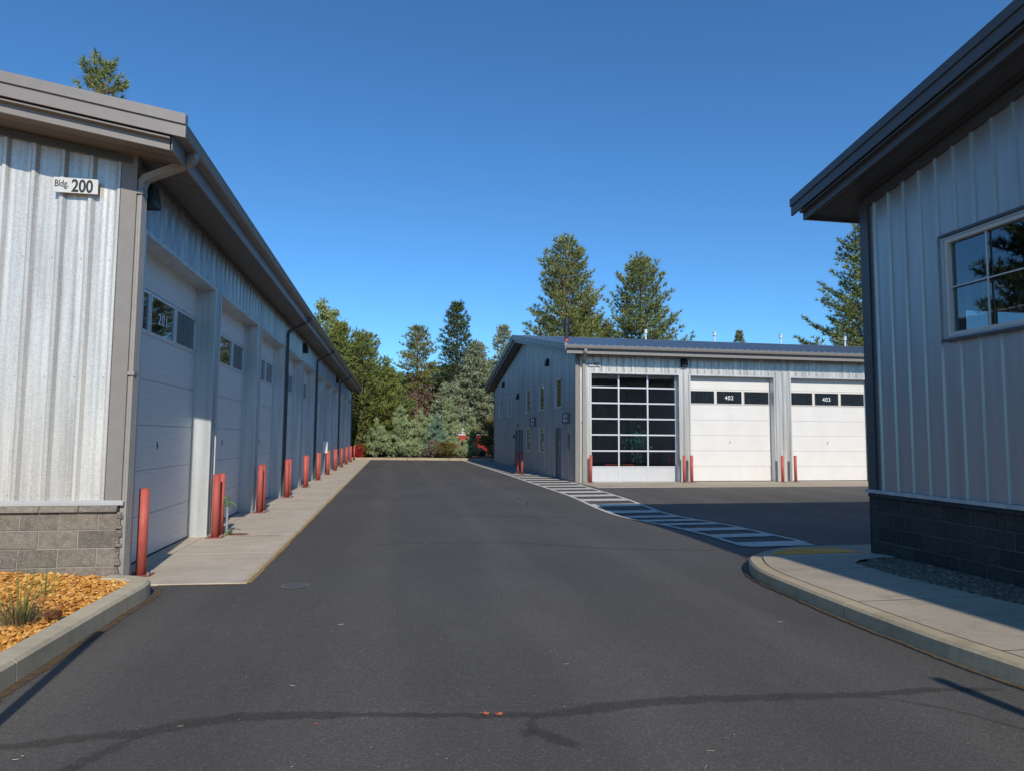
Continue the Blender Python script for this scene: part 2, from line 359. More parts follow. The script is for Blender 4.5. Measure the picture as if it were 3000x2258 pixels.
# ------------------------------------------------------------------ mesh helpers
class MB:
    def __init__(s): s.v = []; s.f = []; s.m = []; s.cur = 0
    def add(s, vs, fs):
        o = len(s.v); s.v += [tuple(x) for x in vs]
        for q in fs: s.f.append(tuple(i+o for i in q)); s.m.append(s.cur)
        return s
    def box(s, x0, x1, y0, y1, z0, z1):
        return s.add([(x0, y0, z0), (x1, y0, z0), (x1, y1, z0), (x0, y1, z0), (x0, y0, z1), (x1, y0, z1), (x1, y1, z1), (x0, y1, z1)],
                     [(0, 3, 2, 1), (4, 5, 6, 7), (0, 1, 5, 4), (1, 2, 6, 5), (2, 3, 7, 6), (3, 0, 4, 7)])
    def hexa(s, p): return s.add(p, [(0, 3, 2, 1), (4, 5, 6, 7), (0, 1, 5, 4), (1, 2, 6, 5), (2, 3, 7, 6), (3, 0, 4, 7)])
    def quad(s, a, b, c, d): return s.add([a, b, c, d], [(0, 1, 2, 3)])
    def cyl(s, p, q, r0, r1=None, n=16, cap=True):
        r1 = r0 if r1 is None else r1
        p = Vector(p); q = Vector(q); d = (q-p).normalized()
        a = d.orthogonal().normalized(); b = d.cross(a)
        vs = []
        for c, rr in ((p, r0), (q, r1)):
            for i in range(n):
                t = 2*math.pi*i/n; vs.append(c + (a*math.cos(t)+b*math.sin(t))*rr)
        fs = [(i, (i+1) % n, n+(i+1) % n, n+i) for i in range(n)]
        if cap: fs += [tuple(range(n-1, -1, -1)), tuple(range(n, 2*n))]
        return s.add(vs, fs)
    def sweep(s, path, prof, up=(0, 0, 1), cap=True):
        """sweep a closed 2D profile along a path of points"""
        P = [Vector(p) for p in path]; n = len(prof); vs = []
        for i, p in enumerate(P):
            if i == 0: d = P[1]-P[0]
            elif i == len(P)-1: d = P[-1]-P[-2]
            else: d = (P[i]-P[i-1]).normalized() + (P[i+1]-P[i]).normalized()
            d.normalize(); x = d.cross(Vector(up))
            if x.length < 1e-4: x = Vector((1, 0, 0))
            x.normalize(); y = x.cross(d)
            k = 1.0
            if 0 < i < len(P)-1:
                k = 1/max(.6, abs(d.dot((P[i+1]-P[i]).normalized())))
            for a, b in prof: vs.append(p + x*a + y*b*k)
        fs = []
        for i in range(len(P)-1):
            for j in range(n):
                k2 = (j+1) % n; fs.append((i*n+j, i*n+k2, (i+1)*n+k2, (i+1)*n+j))
        if cap: fs += [tuple(range(n-1, -1, -1)), tuple((len(P)-1)*n+j for j in range(n))]
        return s.add(vs, fs)
    def build(s, name, mats, parent=None, org=(0, 0, 0), smooth=False, bevel=0, loc=None, rz=None, seg=1):
        if not isinstance(mats, (list, tuple)): mats = [mats]
        me = bpy.data.meshes.new(name); ox, oy, oz = org
        me.from_pydata([(a-ox, b-oy, c-oz) for a, b, c in s.v], [], s.f)
        for mt in mats: me.materials.append(mt)
        if len(mats) > 1: me.polygons.foreach_set('material_index', s.m)
        if smooth: me.polygons.foreach_set('use_smooth', [True]*len(me.polygons))
        me.update()
        import bmesh
        bm = bmesh.new(); bm.from_mesh(me)
        if bevel:
            bmesh.ops.bevel(bm, geom=list(bm.edges), offset=bevel, segments=seg, affect='EDGES', clamp_overlap=True)
        if len(s.f) > 1: bmesh.ops.recalc_face_normals(bm, faces=bm.faces)
        bm.to_mesh(me); bm.free()
        o = bpy.data.objects.new(name, me); COL.objects.link(o)
        if parent: o.parent = parent
        if loc: o.location = loc
        if rz is not None: o.rotation_euler = (0, 0, rz)
        return o
def tag(o, label, cat, group=None, kind=None):
    o['label'] = label; o['category'] = cat
    if group: o['group'] = group
    if kind: o['kind'] = kind
    return o
def struct(o, kind='structure', label=None, cat=None):
    o['kind'] = kind
    if label: o['label'] = label
    if cat: o['category'] = cat
    return o
def thing(name, loc, label, cat, group=None, rz=0):
    o = bpy.data.objects.new(name, None); COL.objects.link(o); o.location = loc; o.rotation_euler = (0, 0, rz)
    o.empty_display_size = .2
    return tag(o, label, cat, group)
def dup(o, parent=None):
    c = o.copy(); COL.objects.link(c)
    if parent: c.parent = parent
    for ch in list(o.children): dup(ch, c)
    return c
def text_mesh(name, body, size, mat, parent, mtx, sx=1.0, bold=0.0, ext=.002, align='LEFT'):
    cu = bpy.data.curves.new(name, 'FONT'); cu.body = body; cu.size = size; cu.offset = bold*size; cu.extrude = ext
    cu.align_x = align; cu.space_character = 1.12 if bold < .01 else 1.0
    t = bpy.data.objects.new(name+'_tmp', cu)
    COL.objects.link(t); bpy.context.view_layer.update()
    dg = bpy.context.evaluated_depsgraph_get()
    me = bpy.data.meshes.new_from_object(t.evaluated_get(dg))
    bpy.data.objects.remove(t)
    me.name = name; me.transform(Matrix.Diagonal((sx, 1, 1, 1))); me.transform(mtx)
    me.materials.clear(); me.materials.append(mat)
    o = bpy.data.objects.new(name, me); COL.objects.link(o)
    if parent: o.parent = parent
    return o
def facing(origin, udir, n):   # text plane: x -> udir, y -> up, z -> n
    U = Vector(udir); Nn = Vector(n)
    mm = Matrix((U, Vector((0, 0, 1)), Nn)).transposed().to_4x4(); mm.translation = origin; return mm

# ------------------------------------------------------------------ the ground
def gz(x, y):
    """shallow drainage dip crossing the yard east of the lane"""
    k = min(1, max(0, (x-1.2)/3.6)); k = k*k*(3-2*k)
    return -.10*math.exp(-((y-15.3)/2.3)**2)*k
def far_edge(x): return 50.15 - (x+2.0)*.20
mb = MB()
xs = [-60, -40, -25, -12, -6] + [-4+.5*i for i in range(0, 49)] + [22, 26, 32, 40, 60]
ys = [-45, -30, -20, -10, -4, 0, 4, 6, 8] + [8.5+.5*i for i in range(0, 26)] + [22, 24, 27, 31, 36, 41, 46]
vs = [(x, y, gz(x, y)) for y in ys for x in xs] + [(x, far_edge(max(-4, min(12, x))), 0) for x in xs]
nx = len(xs)
mb.add(vs, [(j*nx+i, j*nx+i+1, (j+1)*nx+i+1, (j+1)*nx+i) for j in range(len(ys)) for i in range(nx-1)])
struct(mb.build('road', M['asphalt'], smooth=True))
mb = MB(); mb.add([(-2500, -2500, -.25), (2500, -2500, -.25), (2500, 2500, -.25), (-2500, 2500, -.25)], [(0, 1, 2, 3)])
struct(mb.build('ground', M['ground']))
# soil behind the far kerb
mb = MB(); nxx, nyy = 70, 30
vs = []
for j in range(nyy+1):
    for i in range(nxx+1):
        x = -62+130*i/nxx; y = far_edge(max(-4, min(12, x))) + .30 + 60*(j/nyy)**1.6
        vs.append((x, y, .13+.12*mnoise.noise(Vector((x*.5, y*.5, 0)))*min(1, j/2)))
mb.add(vs, [(j*(nxx+1)+i, j*(nxx+1)+i+1, (j+1)*(nxx+1)+i+1, (j+1)*(nxx+1)+i) for j in range(nyy) for i in range(nxx)])
struct(mb.build('planting_ground', M['soil'], smooth=True))
# far kerb
mb = MB()
x = -14.0
while x < 34:
    a, b = x+.01, x+2.99
    ya, yb = far_edge(max(-4, min(12, a))), far_edge(max(-4, min(12, b)))
    mb.hexa([(a, ya-.02, -.05), (b, yb-.02, -.05), (b, yb+.32, -.05), (a, ya+.32, -.05), (a, ya, .16), (b, yb, .16), (b, yb+.32, .16), (a, ya+.32, .16)])
    x += 3
struct(mb.build('far_curb', M['curb'], bevel=.012))

def strip(name, pts, widths, mat, z=.004, rag=.0, seed=0, step=.06):
    """ragged ribbon on the asphalt"""
    rng = random.Random(seed); P = []
    for i in range(len(pts)-1):
        a = Vector((*pts[i], widths[i])); b = Vector((*pts[i+1], widths[i+1])); n = max(1, int((b-a).length/step))
        P += [a+(b-a)*k/n for k in range(n)]
    P.append(Vector((*pts[-1], widths[-1])))
    L, Rr = [], []
    for i, p in enumerate(P):
        d = (P[min(i+1, len(P)-1)]-P[max(i-1, 0)]); d.z = 0; d.normalize(); nrm = Vector((-d.y, d.x, 0))
        q = Vector((p.x*3, p.y*3, seed))
        wob = mnoise.noise(q*.5)*rag*1.5
        wl = p.z/2+wob+mnoise.noise(q*2.3+Vector((9, 0, 0)))*rag+rng.uniform(-1, 1)*rag*.25
        wr = p.z/2-wob+mnoise.noise(q*2.3+Vector((0, 9, 0)))*rag+rng.uniform(-1, 1)*rag*.25
        for lst, s_, w in ((L, 1, max(.004, wl)), (Rr, -1, max(.004, wr))):
            c = Vector((p.x, p.y, 0))+nrm*s_*w; lst.append((c.x, c.y, gz(c.x, c.y)+z))
    n = len(P); Mi = [tuple((a+b)/2 for a, b in zip(l_, r_)) for l_, r_ in zip(L, Rr)]
    me = bpy.data.meshes.new(name); me.from_pydata(L+Mi+Rr, [], [(i, i+1, n+i+1, n+i) for i in range(n-1)]+[(n+i, n+i+1, 2*n+i+1, 2*n+i) for i in range(n-1)])
    at_ = me.attributes.new('mid', 'FLOAT', 'POINT'); at_.data.foreach_set('value', [0.0]*n+[min(1, i/3, (n-1-i)/3) for i in range(n)]+[0.0]*n)
    me.materials.append(mat); o = bpy.data.objects.new(name, me); COL.objects.link(o)
    return struct(o)
strip('crack_seal', [(-2.4, 4.0), (-2.09, 4.20), (-1.75, 4.26), (-1.41, 4.27), (-1.18, 4.36), (-.9, 4.40), (-.65, 4.38), (-.2, 4.34), (.45, 4.24), (.9, 4.17), (1.2, 4.20), (1.34, 4.24), (1.8, 4.25), (2.59, 4.21), (3.3, 4.17), (4.2, 4.10)],
      [.08, .10, .12, .13, .17, .17, .15, .09, .07, .10, .15, .18, .16, .14, .10, .08], M['seal'], .004, .03, 1)
strip('crack_seal', [(-1.38, 4.25), (-1.48, 4.08), (-1.58, 3.9), (-1.72, 3.6), (-1.9, 3.1)], [.12, .12, .12, .13, .12], M['seal'], .007, .016, 2)
strip('crack_seal', [(.87, 4.14), (.84, 3.98), (.93, 3.84), (1.06, 3.70)], [.08, .09, .14, .08], M['seal'], .007, .02, 3, .02)
strip('crack_seal', [(.85, 4.0), (.80, 3.92), (.77, 3.86)], [.12, .12, .08], M['seal'], .009, .012, 4, .02)
strip('crack_seal', [(3.1, 4.16), (3.5, 3.85), (3.72, 3.5), (4.2, 2.9)], [.03, .03, .035, .04], M['seal'], .008, .008, 5)
strip('crack_seal', [(-.4, 10.9), (.6, 11.0), (2.02, 10.85), (3.19, 10.15), (4.06, 9.85), (5.0, 9.72)], [.07, .08, .09, .10, .10, .07], M['seal_faint'], .004, .02, 6)
strip('crack_seal', [(.2, 14.8), (1.84, 14.7), (3.4, 14.5), (4.2, 15.1)], [.08, .10, .12, .10], M['seal_faint'], .004, .03, 7)
strip('crack_seal', [(2.2, 22.5), (3.2, 20.5), (3.6, 17.8), (3.3, 16.7)], [.05, .06, .09, .05], M['seal_faint'], .004, .05, 8)
strip('crack_seal', [(-1.0, 12.6), (.1, 12.75), (.8, 12.6)], [.02, .03, .02], M['seal_faint'], .004, .02, 9)
strip('crack_seal', [(7.4, 14.6), (10, 14.5), (13, 14.7), (17, 14.6)], [.05, .06, .06, .05], M['seal_faint'], .006, .03, 10, .2)

# crosswalk
outer = [(9.86, 5.50), (11.2, 5.50), (12.7, 5.36), (14.3, 5.18), (15.8, 5.12), (17.0, 5.08), (19, 5.10), (22, 5.10), (25, 5.08), (31, 5.10), (38, 5.02), (48.7, 4.92)]
inner = [(9.86, 6.78), (11.2, 6.66), (12.7, 6.62), (14.3, 6.52), (15.8, 6.46), (17.0, 6.48), (19, 6.50), (22, 6.58), (25, 6.72), (31, 6.72), (38, 6.66), (48.3, 6.62)]
def at(tbl, y):
    for (a, p), (b, q) in zip(tbl, tbl[1:]):
        if y <= b: return p+(q-p)*(max(y, a)-a)/(b-a)
    return tbl[-1][1]
mb = MB()
def patch(x0f, x1f, y0, y1, nx_, ny_, z, slant=0):
    vs = []
    for j in range(ny_+1):
        y = y0+(y1-y0)*j/ny_
        for i in range(nx_+1):
            t = i/nx_; x = x0f(y)+(x1f(y)-x0f(y))*t; yy = y+slant*t
            vs.append((x, yy, gz(x, yy)+z))
    mb.add(vs, [(j*(nx_+1)+i, j*(nx_+1)+i+1, (j+1)*(nx_+1)+i+1, (j+1)*(nx_+1)+i) for j in range(ny_) for i in range(nx_)])
patch(lambda y: at(outer, y)-.05, lambda y: at(outer, y)+.05, 10.0, 48.8, 1, 110, .012)
patch(lambda y: at(inner, y)-.05, lambda y: at(inner, y)+.05, 10.25, 48.3, 1, 110, .012)
bars = [(9.90, 10.36), (10.91, 11.30), (11.80, 12.20), (12.78, 13.12), (13.62, 14.02), (14.52, 14.95), (15.55, 16.0), (16.75, 17.25), (17.85, 18.35), (19.0, 19.55), (20.2, 20.8)]
y = 21.5
while y < 48.0: bars.append((y, y+.56)); y += 1.24
for a, b in bars:
    patch(lambda y: at(outer, y)+.055, lambda y: at(inner, y)-.055, a, b, 3, 2, .012, .05)
struct(mb.build('crosswalk_marking', M['marking']))

# left pavement along the garage doors
mb = MB()
ysl = [8.33, 10.35] + [10.35+1.83*i for i in range(1, 23)]
for i in range(len(ysl)-1):
    a, b = ysl[i]+.006, min(ysl[i+1], 50.1)-.006
    if b <= a: break
    xe = -1.63
    if i == 0:
        mb.hexa([(-3.07, a+.0, -.1), (xe, a-.07, -.1), (xe, b, -.1), (-3.07, b, -.1), (-3.07, a+.0, .016), (xe, a-.07, .016), (xe, b, .016), (-3.07, b, .016)])
    else: mb.box(-3.07, xe, a, b, -.1, .016)
mb.box(-3.6, -3.085, 8.60, 49.3, -.1, .014)
mb.box(-3.0, xe-.03, 8.4, 50.0, -.12, -.002)
struct(mb.build('pavement', M['concrete'], bevel=.006))
strip('pavement_edge_moss', [(-1.615, 8.30), (-1.615, 20), (-1.615, 50)], [.05, .045, .04], M['ochre'], .006, .012, 21, .05)
strip('pavement_edge_moss', [(-2.6, 8.315), (-1.62, 8.25)], [.025, .035], M['ochre'], .006, .008, 22, .03)

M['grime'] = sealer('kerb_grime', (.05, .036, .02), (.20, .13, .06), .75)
strip('kerb_grime', [(-2.47, 3.0), (-2.47, 5.0), (-2.46, 6.9), (-2.44, 7.75), (-2.50, 8.14), (-2.62, 8.25)], [.14, .12, .10, .09, .07, .05], M['grime'], .006, .02, 31)
# left raised kerb and rock bed
def curb_run(name, pts, w, mat, side=1, zt=None, zb=-.06, joint=3.0, first=0.0):
    """kerb whose outer top edge follows pts; w to the inside (side=+1: left of travel)"""
    P = []
    for i in range(len(pts)-1):
        a = Vector(pts[i]); b = Vector(pts[i+1]); n = max(1, int((b-a).length/.12)); P += [a+(b-a)*k/n for k in range(n)]
    P.append(Vector(pts[-1]))
    for _ in range(3): P = [P[0]]+[(P[i-1]+P[i]*2+P[i+1])/4 for i in range(1, len(P)-1)]+[P[-1]]
    mb = MB(); acc = first; seg = [P[0]]
    inner_pts = []
    def emit(sg):
        sect = []
        for i, p in enumerate(sg):
            off = Vector((0, 0, 0))
            if i == 0 and sg[0] is not P[0]: off = (sg[1]-sg[0]).normalized()*.006
            if i == len(sg)-1 and sg[-1] is not P[-1]: off = (sg[-2]-sg[-1]).normalized()*.006
            k = P.index(p) if p in P else 0
            d = (P[min(k+1, len(P)-1)]-P[max(k-1, 0)]); d = Vector((d.x, d.y)).normalized(); nr = Vector((-d.y, d.x))*side
            t = p.z; bev = min(.025, max(.002, t*.2))
            rows = [(-.015, zb), (-.008, t-bev), (bev*.7, t), (w-.01, t), (w, t-.012), (w, zb)]
            sect.append([(p.x+off.x+nr.x*a, p.y+off.y+nr.y*a, z) for a, z in rows])
        n = 6; vs = [v for s_ in sect for v in s_]
        fs = [(i*n+j, i*n+(j+1) % n, (i+1)*n+(j+1) % n, (i+1)*n+j) for i in range(len(sect)-1) for j in range(n)]
        fs += [tuple(range(n)), tuple((len(sect)-1)*n+j for j in range(n))]
        mb.add(vs, fs)
    for i in range(1, len(P)):
        acc += (P[i]-P[i-1]).length; seg.append(P[i])
        if acc >= joint:
            emit(seg); seg = [P[i]]; acc = 0
    if len(seg) > 1: emit(seg)
    o = mb.build(name, mat); struct(o)
    return P
lc = [(-2.55, -6, .16), (-2.53, 3, .16), (-2.53, 5.0, .16), (-2.52, 6.9, .16), (-2.50, 7.75, .16), (-2.56, 8.05, .155), (-2.72, 8.2, .15), (-3.06, 8.24, .15)]
curb_run('curb', lc, .19, M['curb_grey'], 1, first=.9)
def scatter_rocks(name, inside, bbox, n, smin, smax, mat, zf, seed, flat=.5, sub=0):
    rng = np.random.default_rng(seed)
    base = np.array([(1, 0, 0), (-1, 0, 0), (0, 1, 0), (0, -1, 0), (0, 0, 1), (0, 0, -1), (.6, .6, .55), (-.6, .6, .5), (-.6, -.6, .55), (.6, -.6, .5)], float)
    import bmesh
    protos = []
    for k in range(10):
        bm = bmesh.new()
        pts = base*(rng.uniform(.7, 1.15, (10, 1)))+rng.normal(0, .13, (10, 3))
        if sub:
            bmesh.ops.create_icosphere(bm, subdivisions=2, radius=1)
            ph = rng.uniform(0, 50)
            for v in bm.verts: v.co *= 1+.28*mnoise.noise(v.co*1.3+Vector((ph, 0, 0)))
        else:
            for p in pts: bm.verts.new(p)
            bmesh.ops.convex_hull(bm, input=list(bm.verts))
        bm.verts.index_update()
        used = [v for v in bm.verts if v.link_faces]; idx = {v: i for i, v in enumerate(used)}
        protos.append((np.array([v.co[:] for v in used]), [tuple(idx[v] for v in fc.verts) for fc in bm.faces])); bm.free()
    V, Fc, cnt, off = [], [], 0, 0
    while cnt < n:
        x = rng.uniform(bbox[0], bbox[1]); y = rng.uniform(bbox[2], bbox[3])
        if not inside(x, y): continue
        cnt += 1
        pv, pf = protos[rng.integers(len(protos))]
        s_ = rng.uniform(smin, smax)*np.array([1, rng.uniform(.6, 1), flat*rng.uniform(.6, 1.2)])
        a, b_, c_ = rng.uniform(0, 6.28), rng.normal(0, .35), rng.normal(0, .35)
        Rz = np.array([[math.cos(a), -math.sin(a), 0], [math.sin(a), math.cos(a), 0], [0, 0, 1]])
        Rx = np.array([[1, 0, 0], [0, math.cos(b_), -math.sin(b_)], [0, math.sin(b_), math.cos(b_)]])
        Ry = np.array([[math.cos(c_), 0, math.sin(c_)], [0, 1, 0], [-math.sin(c_), 0, math.cos(c_)]])
        q = (pv*s_)@(Rz@Rx@Ry).T+np.array([x, y, zf(x, y)+rng.uniform(0, smax*.9)])
        V.append(q); Fc += [tuple(i+off for i in t) for t in pf]; off += len(q)
    me = bpy.data.meshes.new(name); me.from_pydata(np.concatenate(V).tolist(), [], Fc); me.materials.append(mat)
    if sub: me.polygons.foreach_set('use_smooth', [True]*len(me.polygons))
    o = bpy.data.objects.new(name, me); COL.objects.link(o); return o
def bedz(x, y): return .10+.05*mnoise.noise(Vector((x*1.1, y*1.1, 3)))+min(.12, max(0, (-2.8-x))*.06)
mb = MB(); vs = []
for j in range(31):
    for i in range(31):
        x = -12+9.3*i/30; y = -6+14.3*j/30; vs.append((x, y, bedz(x, y)-.02))
mb.add(vs, [(j*31+i, j*31+i+1, (j+1)*31+i+1, (j+1)*31+i) for j in range(30) for i in range(30)])
struct(mb.build('planting_bed', M['chips'], smooth=True))
o = scatter_rocks('rock_mulch', lambda x, y: x < -2.73 and (x > -2.7-.62*(y-2.2)) and not (x > -2.9 and y > 8.0), (-5.6, -2.7, 4.4, 8.22), 12000, .008, .038, M['chips'], bedz, 5, .45)
struct(o, 'stuff', 'orange crushed rock chips filling the bed below the block wall', 'rock mulch')

# right pavement, ramp, kerb
oc = [(9.5, 9.82), (7.6, 9.84), (6.95, 9.86), (6.4, 9.84), (5.95, 9.72), (5.55, 9.48), (5.2, 9.15), (4.90, 8.74), (4.62, 8.29), (4.41, 7.82), (4.31, 7.4), (4.28, 6.9), (4.26, 6.25), (4.25, 5.5), (4.26, 4.8), (4.33, 4.1), (4.5, 3.0), (4.8, 1.5), (5.2, 0), (5.3, -12)]
def pz(x, y):
    d = (y-8.15)/1.15 if x > 4.4 else 0
    d = min(1, max(0, d)); return .15-.135*d*d*(3-2*d)
pts3 = [(x, y, pz(x, y)) for x, y in oc]
strip('kerb_grime', [(p[0]-(.05 if p[1] < 9.2 else 0), p[1]+(.05 if p[1] > 9.2 else 0)) for p in pts3[2:-2]], [.06]*(len(pts3)-4), M['grime'], .016, .02, 32)
PL = curb_run('curb', pts3, .17, M['curb'], 1, joint=2.6)
innerp = []
for k, p in enumerate(PL):
    d = PL[min(k+1, len(PL)-1)]-PL[max(k-1, 0)]; d = Vector((d.x, d.y)).normalized(); nr = Vector((-d.y, d.x)); innerp.append((p.x+nr.x*.175, p.y+nr.y*.175))
import bmesh
def bed_edge(y):   # west edge of the river stone bed
    return 5.72+.10*((y-6.9)/1.2)**2 if y > 6.9 else 5.72+.18*((6.9-y)/1.3)**1.2
bm = bmesh.new()
poly = innerp + [(6.62, -12), (6.62, 8.12)] + [(9.5, 8.80)]
poly = innerp + [(5.95+.0, -12)] + [(bed_edge(y), y) for y in [5.4, 5.8, 6.2, 6.6, 6.9, 7.2, 7.5, 7.75]] + [(5.98, 7.93), (6.25, 8.02), (6.62, 8.05), (6.62, 8.75), (9.5, 8.75)]
poly = [p for p in poly if True]
fc = bm.faces.new([bm.verts.new((x, y, 0)) for x, y in poly])
bmesh.ops.triangulate(bm, faces=[fc])
for yc in [8.0+.12*i for i in range(15)]:
    bmesh.ops.bisect_plane(bm, geom=list(bm.verts)+list(bm.edges)+list(bm.faces), plane_co=(0, yc, 0), plane_no=(0, 1, 0))
for yc in [7.45, 5.92, 4.4, 2.9, 1.4]:        # tooled joints: cut twice and sink the strip between
    for e in (-.006, .006): bmesh.ops.bisect_plane(bm, geom=list(bm.verts)+list(bm.edges)+list(bm.faces), plane_co=(0, yc+e, 0), plane_no=(0, 1, 0))
dele = [q for q in bm.faces if any(abs(q.calc_center_median().y-yc) < .006 and max(v.co.y for v in q.verts)-min(v.co.y for v in q.verts) < .02 for yc in [7.45, 5.92, 4.4, 2.9, 1.4])]
bmesh.ops.delete(bm, geom=dele, context='FACES')
for v in bm.verts: v.co.z = pz(v.co.x, v.co.y)
me = bpy.data.meshes.new('pavement'); bm.to_mesh(me); bm.free(); me.materials.append(M['concrete2'])
o = bpy.data.objects.new('pavement', me); COL.objects.link(o); struct(o)
# dark bedding under joints
mb = MB(); mb.add([(4.5, -12, .132), (6.7, -12, .132), (6.7, 7.9, .132), (4.6, 7.9, .132)], [(0, 1, 2, 3)]); struct(mb.build('bed_base', M['stones']))
o = scatter_rocks('river_stones', lambda x, y: x > bed_edge(y)+.03 and x < 6.58 and y < 7.98-(.25 if x < 6.1 else 0), (5.6, 6.6, 3.2, 8.0), 4500, .018, .046, M['stones'], lambda x, y: .10, 6, .62, 1)
struct(o, 'stuff', 'grey-brown river stones lying between the pavement and the dark block wall', 'river stones')
# tactile paving
mb = MB(); tp = [(5.42, 9.10), (5.62, 9.33), (5.95, 9.53), (6.40, 9.61), (6.85, 9.52), (6.95, 9.10)]
tz = lambda x, y: pz(x, y)+.008
mb.add([(x, y, tz(x, y)) for x, y in tp]+[(x, y, -.05) for x, y in tp], [tuple(range(6)), tuple(range(11, 5, -1))]+[(i, (i+1) % 6, 6+(i+1) % 6, 6+i) for i in range(6)])
def in_poly(x, y, P):
    c = False; n = len(P)
    for i in range(n):
        x0, y0 = P[i]; x1, y1 = P[(i+1) % n]
        if (y0 > y) != (y1 > y) and x < (x1-x0)*(y-y0)/(y1-y0)+x0: c = not c
    return c
for i in range(34):
    for j in range(12):
        x, y = 5.42+.05*i, 9.12+.05*j
        if in_poly(x-.02, y, tp) and in_poly(x+.02, y, tp): mb.cyl((x, y, tz(x, y)), (x, y, tz(x, y)+.008), .015, .009, 7)
tag(mb.build('tactile_paving', M['tactile']), 'yellow tactile warning panel of raised dots set in the pavement ramp', 'tactile paving')
# manhole lid
mb = MB(); cx, cy = -1.07, 8.07
mb.cur = 1; n = 40
vs = [(cx+rr*math.cos(2*math.pi*i/n), cy+rr*math.sin(2*math.pi*i/n), .008) for rr in (.140, .152) for i in range(n)]
mb.add(vs, [(i, (i+1) % n, n+(i+1) % n, n+i) for i in range(n)])
mb.cur = 0; mb.cyl((cx, cy, -.02), (cx, cy, .005), .14, .14, 40)
mb.cur = 1
for k in range(-5, 6):
    h = math.sqrt(max(0, .128**2-(k*.024)**2)); mb.box(cx+k*.024-.0025, cx+k*.024+.0025, cy-h, cy+h, .005, .0085)
tag(mb.build('manhole_cover', [M['iron'], M['iron_rim']]), 'small round ribbed manhole lid set flush in the asphalt', 'manhole cover')

# ------------------------------------------------------------------ buildings
def rib_profile(length, pitch, phase, h, minor, rw=(.037, .024)):
    """break points (u, height) of a corrugated panel along u"""
    pts = [(0, 0)]
    k = -1
    while True:
        c = phase+k*pitch
        if c > length+pitch: break
        for du, hh in ((-rw[0], 0), (-rw[1], h), (rw[1], h), (rw[0], 0)):
            pts.append((c+du, hh))
        for qi, mm in enumerate(minor): pts.append((c+mm*pitch, (.0, .0020, .0008, .0025, .0004, .0016)[(qi+k*2) % 6]+.0008*math.sin(k*5.1+qi*2.3)))
        k += 1
    pts = sorted(p for p in pts if 0 <= p[0] <= length); pts.append((length, pts[-1][1])); return pts
def ribbed_wall(mb, O, U, Nn, length, z0, ztop, openings, pitch=.305, phase=.15, h=.034, minor=(.22, .35, .45, .56, .66, .78), rw=(.050, .016)):
    O = Vector(O); U = Vector(U); Nn = Vector(Nn)
    pts = rib_profile(length, pitch, phase, h, minor, rw)
    def hgt(u):
        for (a, p), (b, q) in zip(pts, pts[1:]):
            if a <= u <= b: return p if b == a else p+(q-p)*(u-a)/(b-a)
        return 0
    us = [p[0] for p in pts]+[e for op in openings for e in op[:2] if 0 < e < length]
    us = sorted(set(round(x, 5) for x in us))
    prof = {}
    import bisect as bs
    pu = [p[0] for p in pts]
    for x in us:
        i = bs.bisect_left(pu, x-1e-6)
        if i < len(pts) and abs(pts[i][0]-x) < 1e-4: prof[x] = pts[i][1]
        else:
            i = min(max(1, i), len(pts)-1); a, p = pts[i-1]; b, q = pts[i]; prof[x] = p if b-a < 1e-6 else p+(q-p)*(x-a)/(b-a)
    for a, b in zip(us, us[1:]):
        c = (a+b)/2; A = O+U*a+Nn*prof[a]; B = O+U*b+Nn*prof[b]
        cuts = sorted((op[2], op[3]) for op in openings if op[0] < c < op[1])
        lo = z0; spans = []
        for c0, c1 in cuts:
            if c0 > lo: spans.append((lo, c0))
            lo = max(lo, c1)
        spans.append((lo, None))
        for s0, s1 in spans:
            za = ztop(a) if s1 is None else s1; zb = ztop(b) if s1 is None else s1
            if s0 >= za: continue
            mb.quad((A.x, A.y, s0), (B.x, B.y, s0), (B.x, B.y, zb), (A.x, A.y, za))

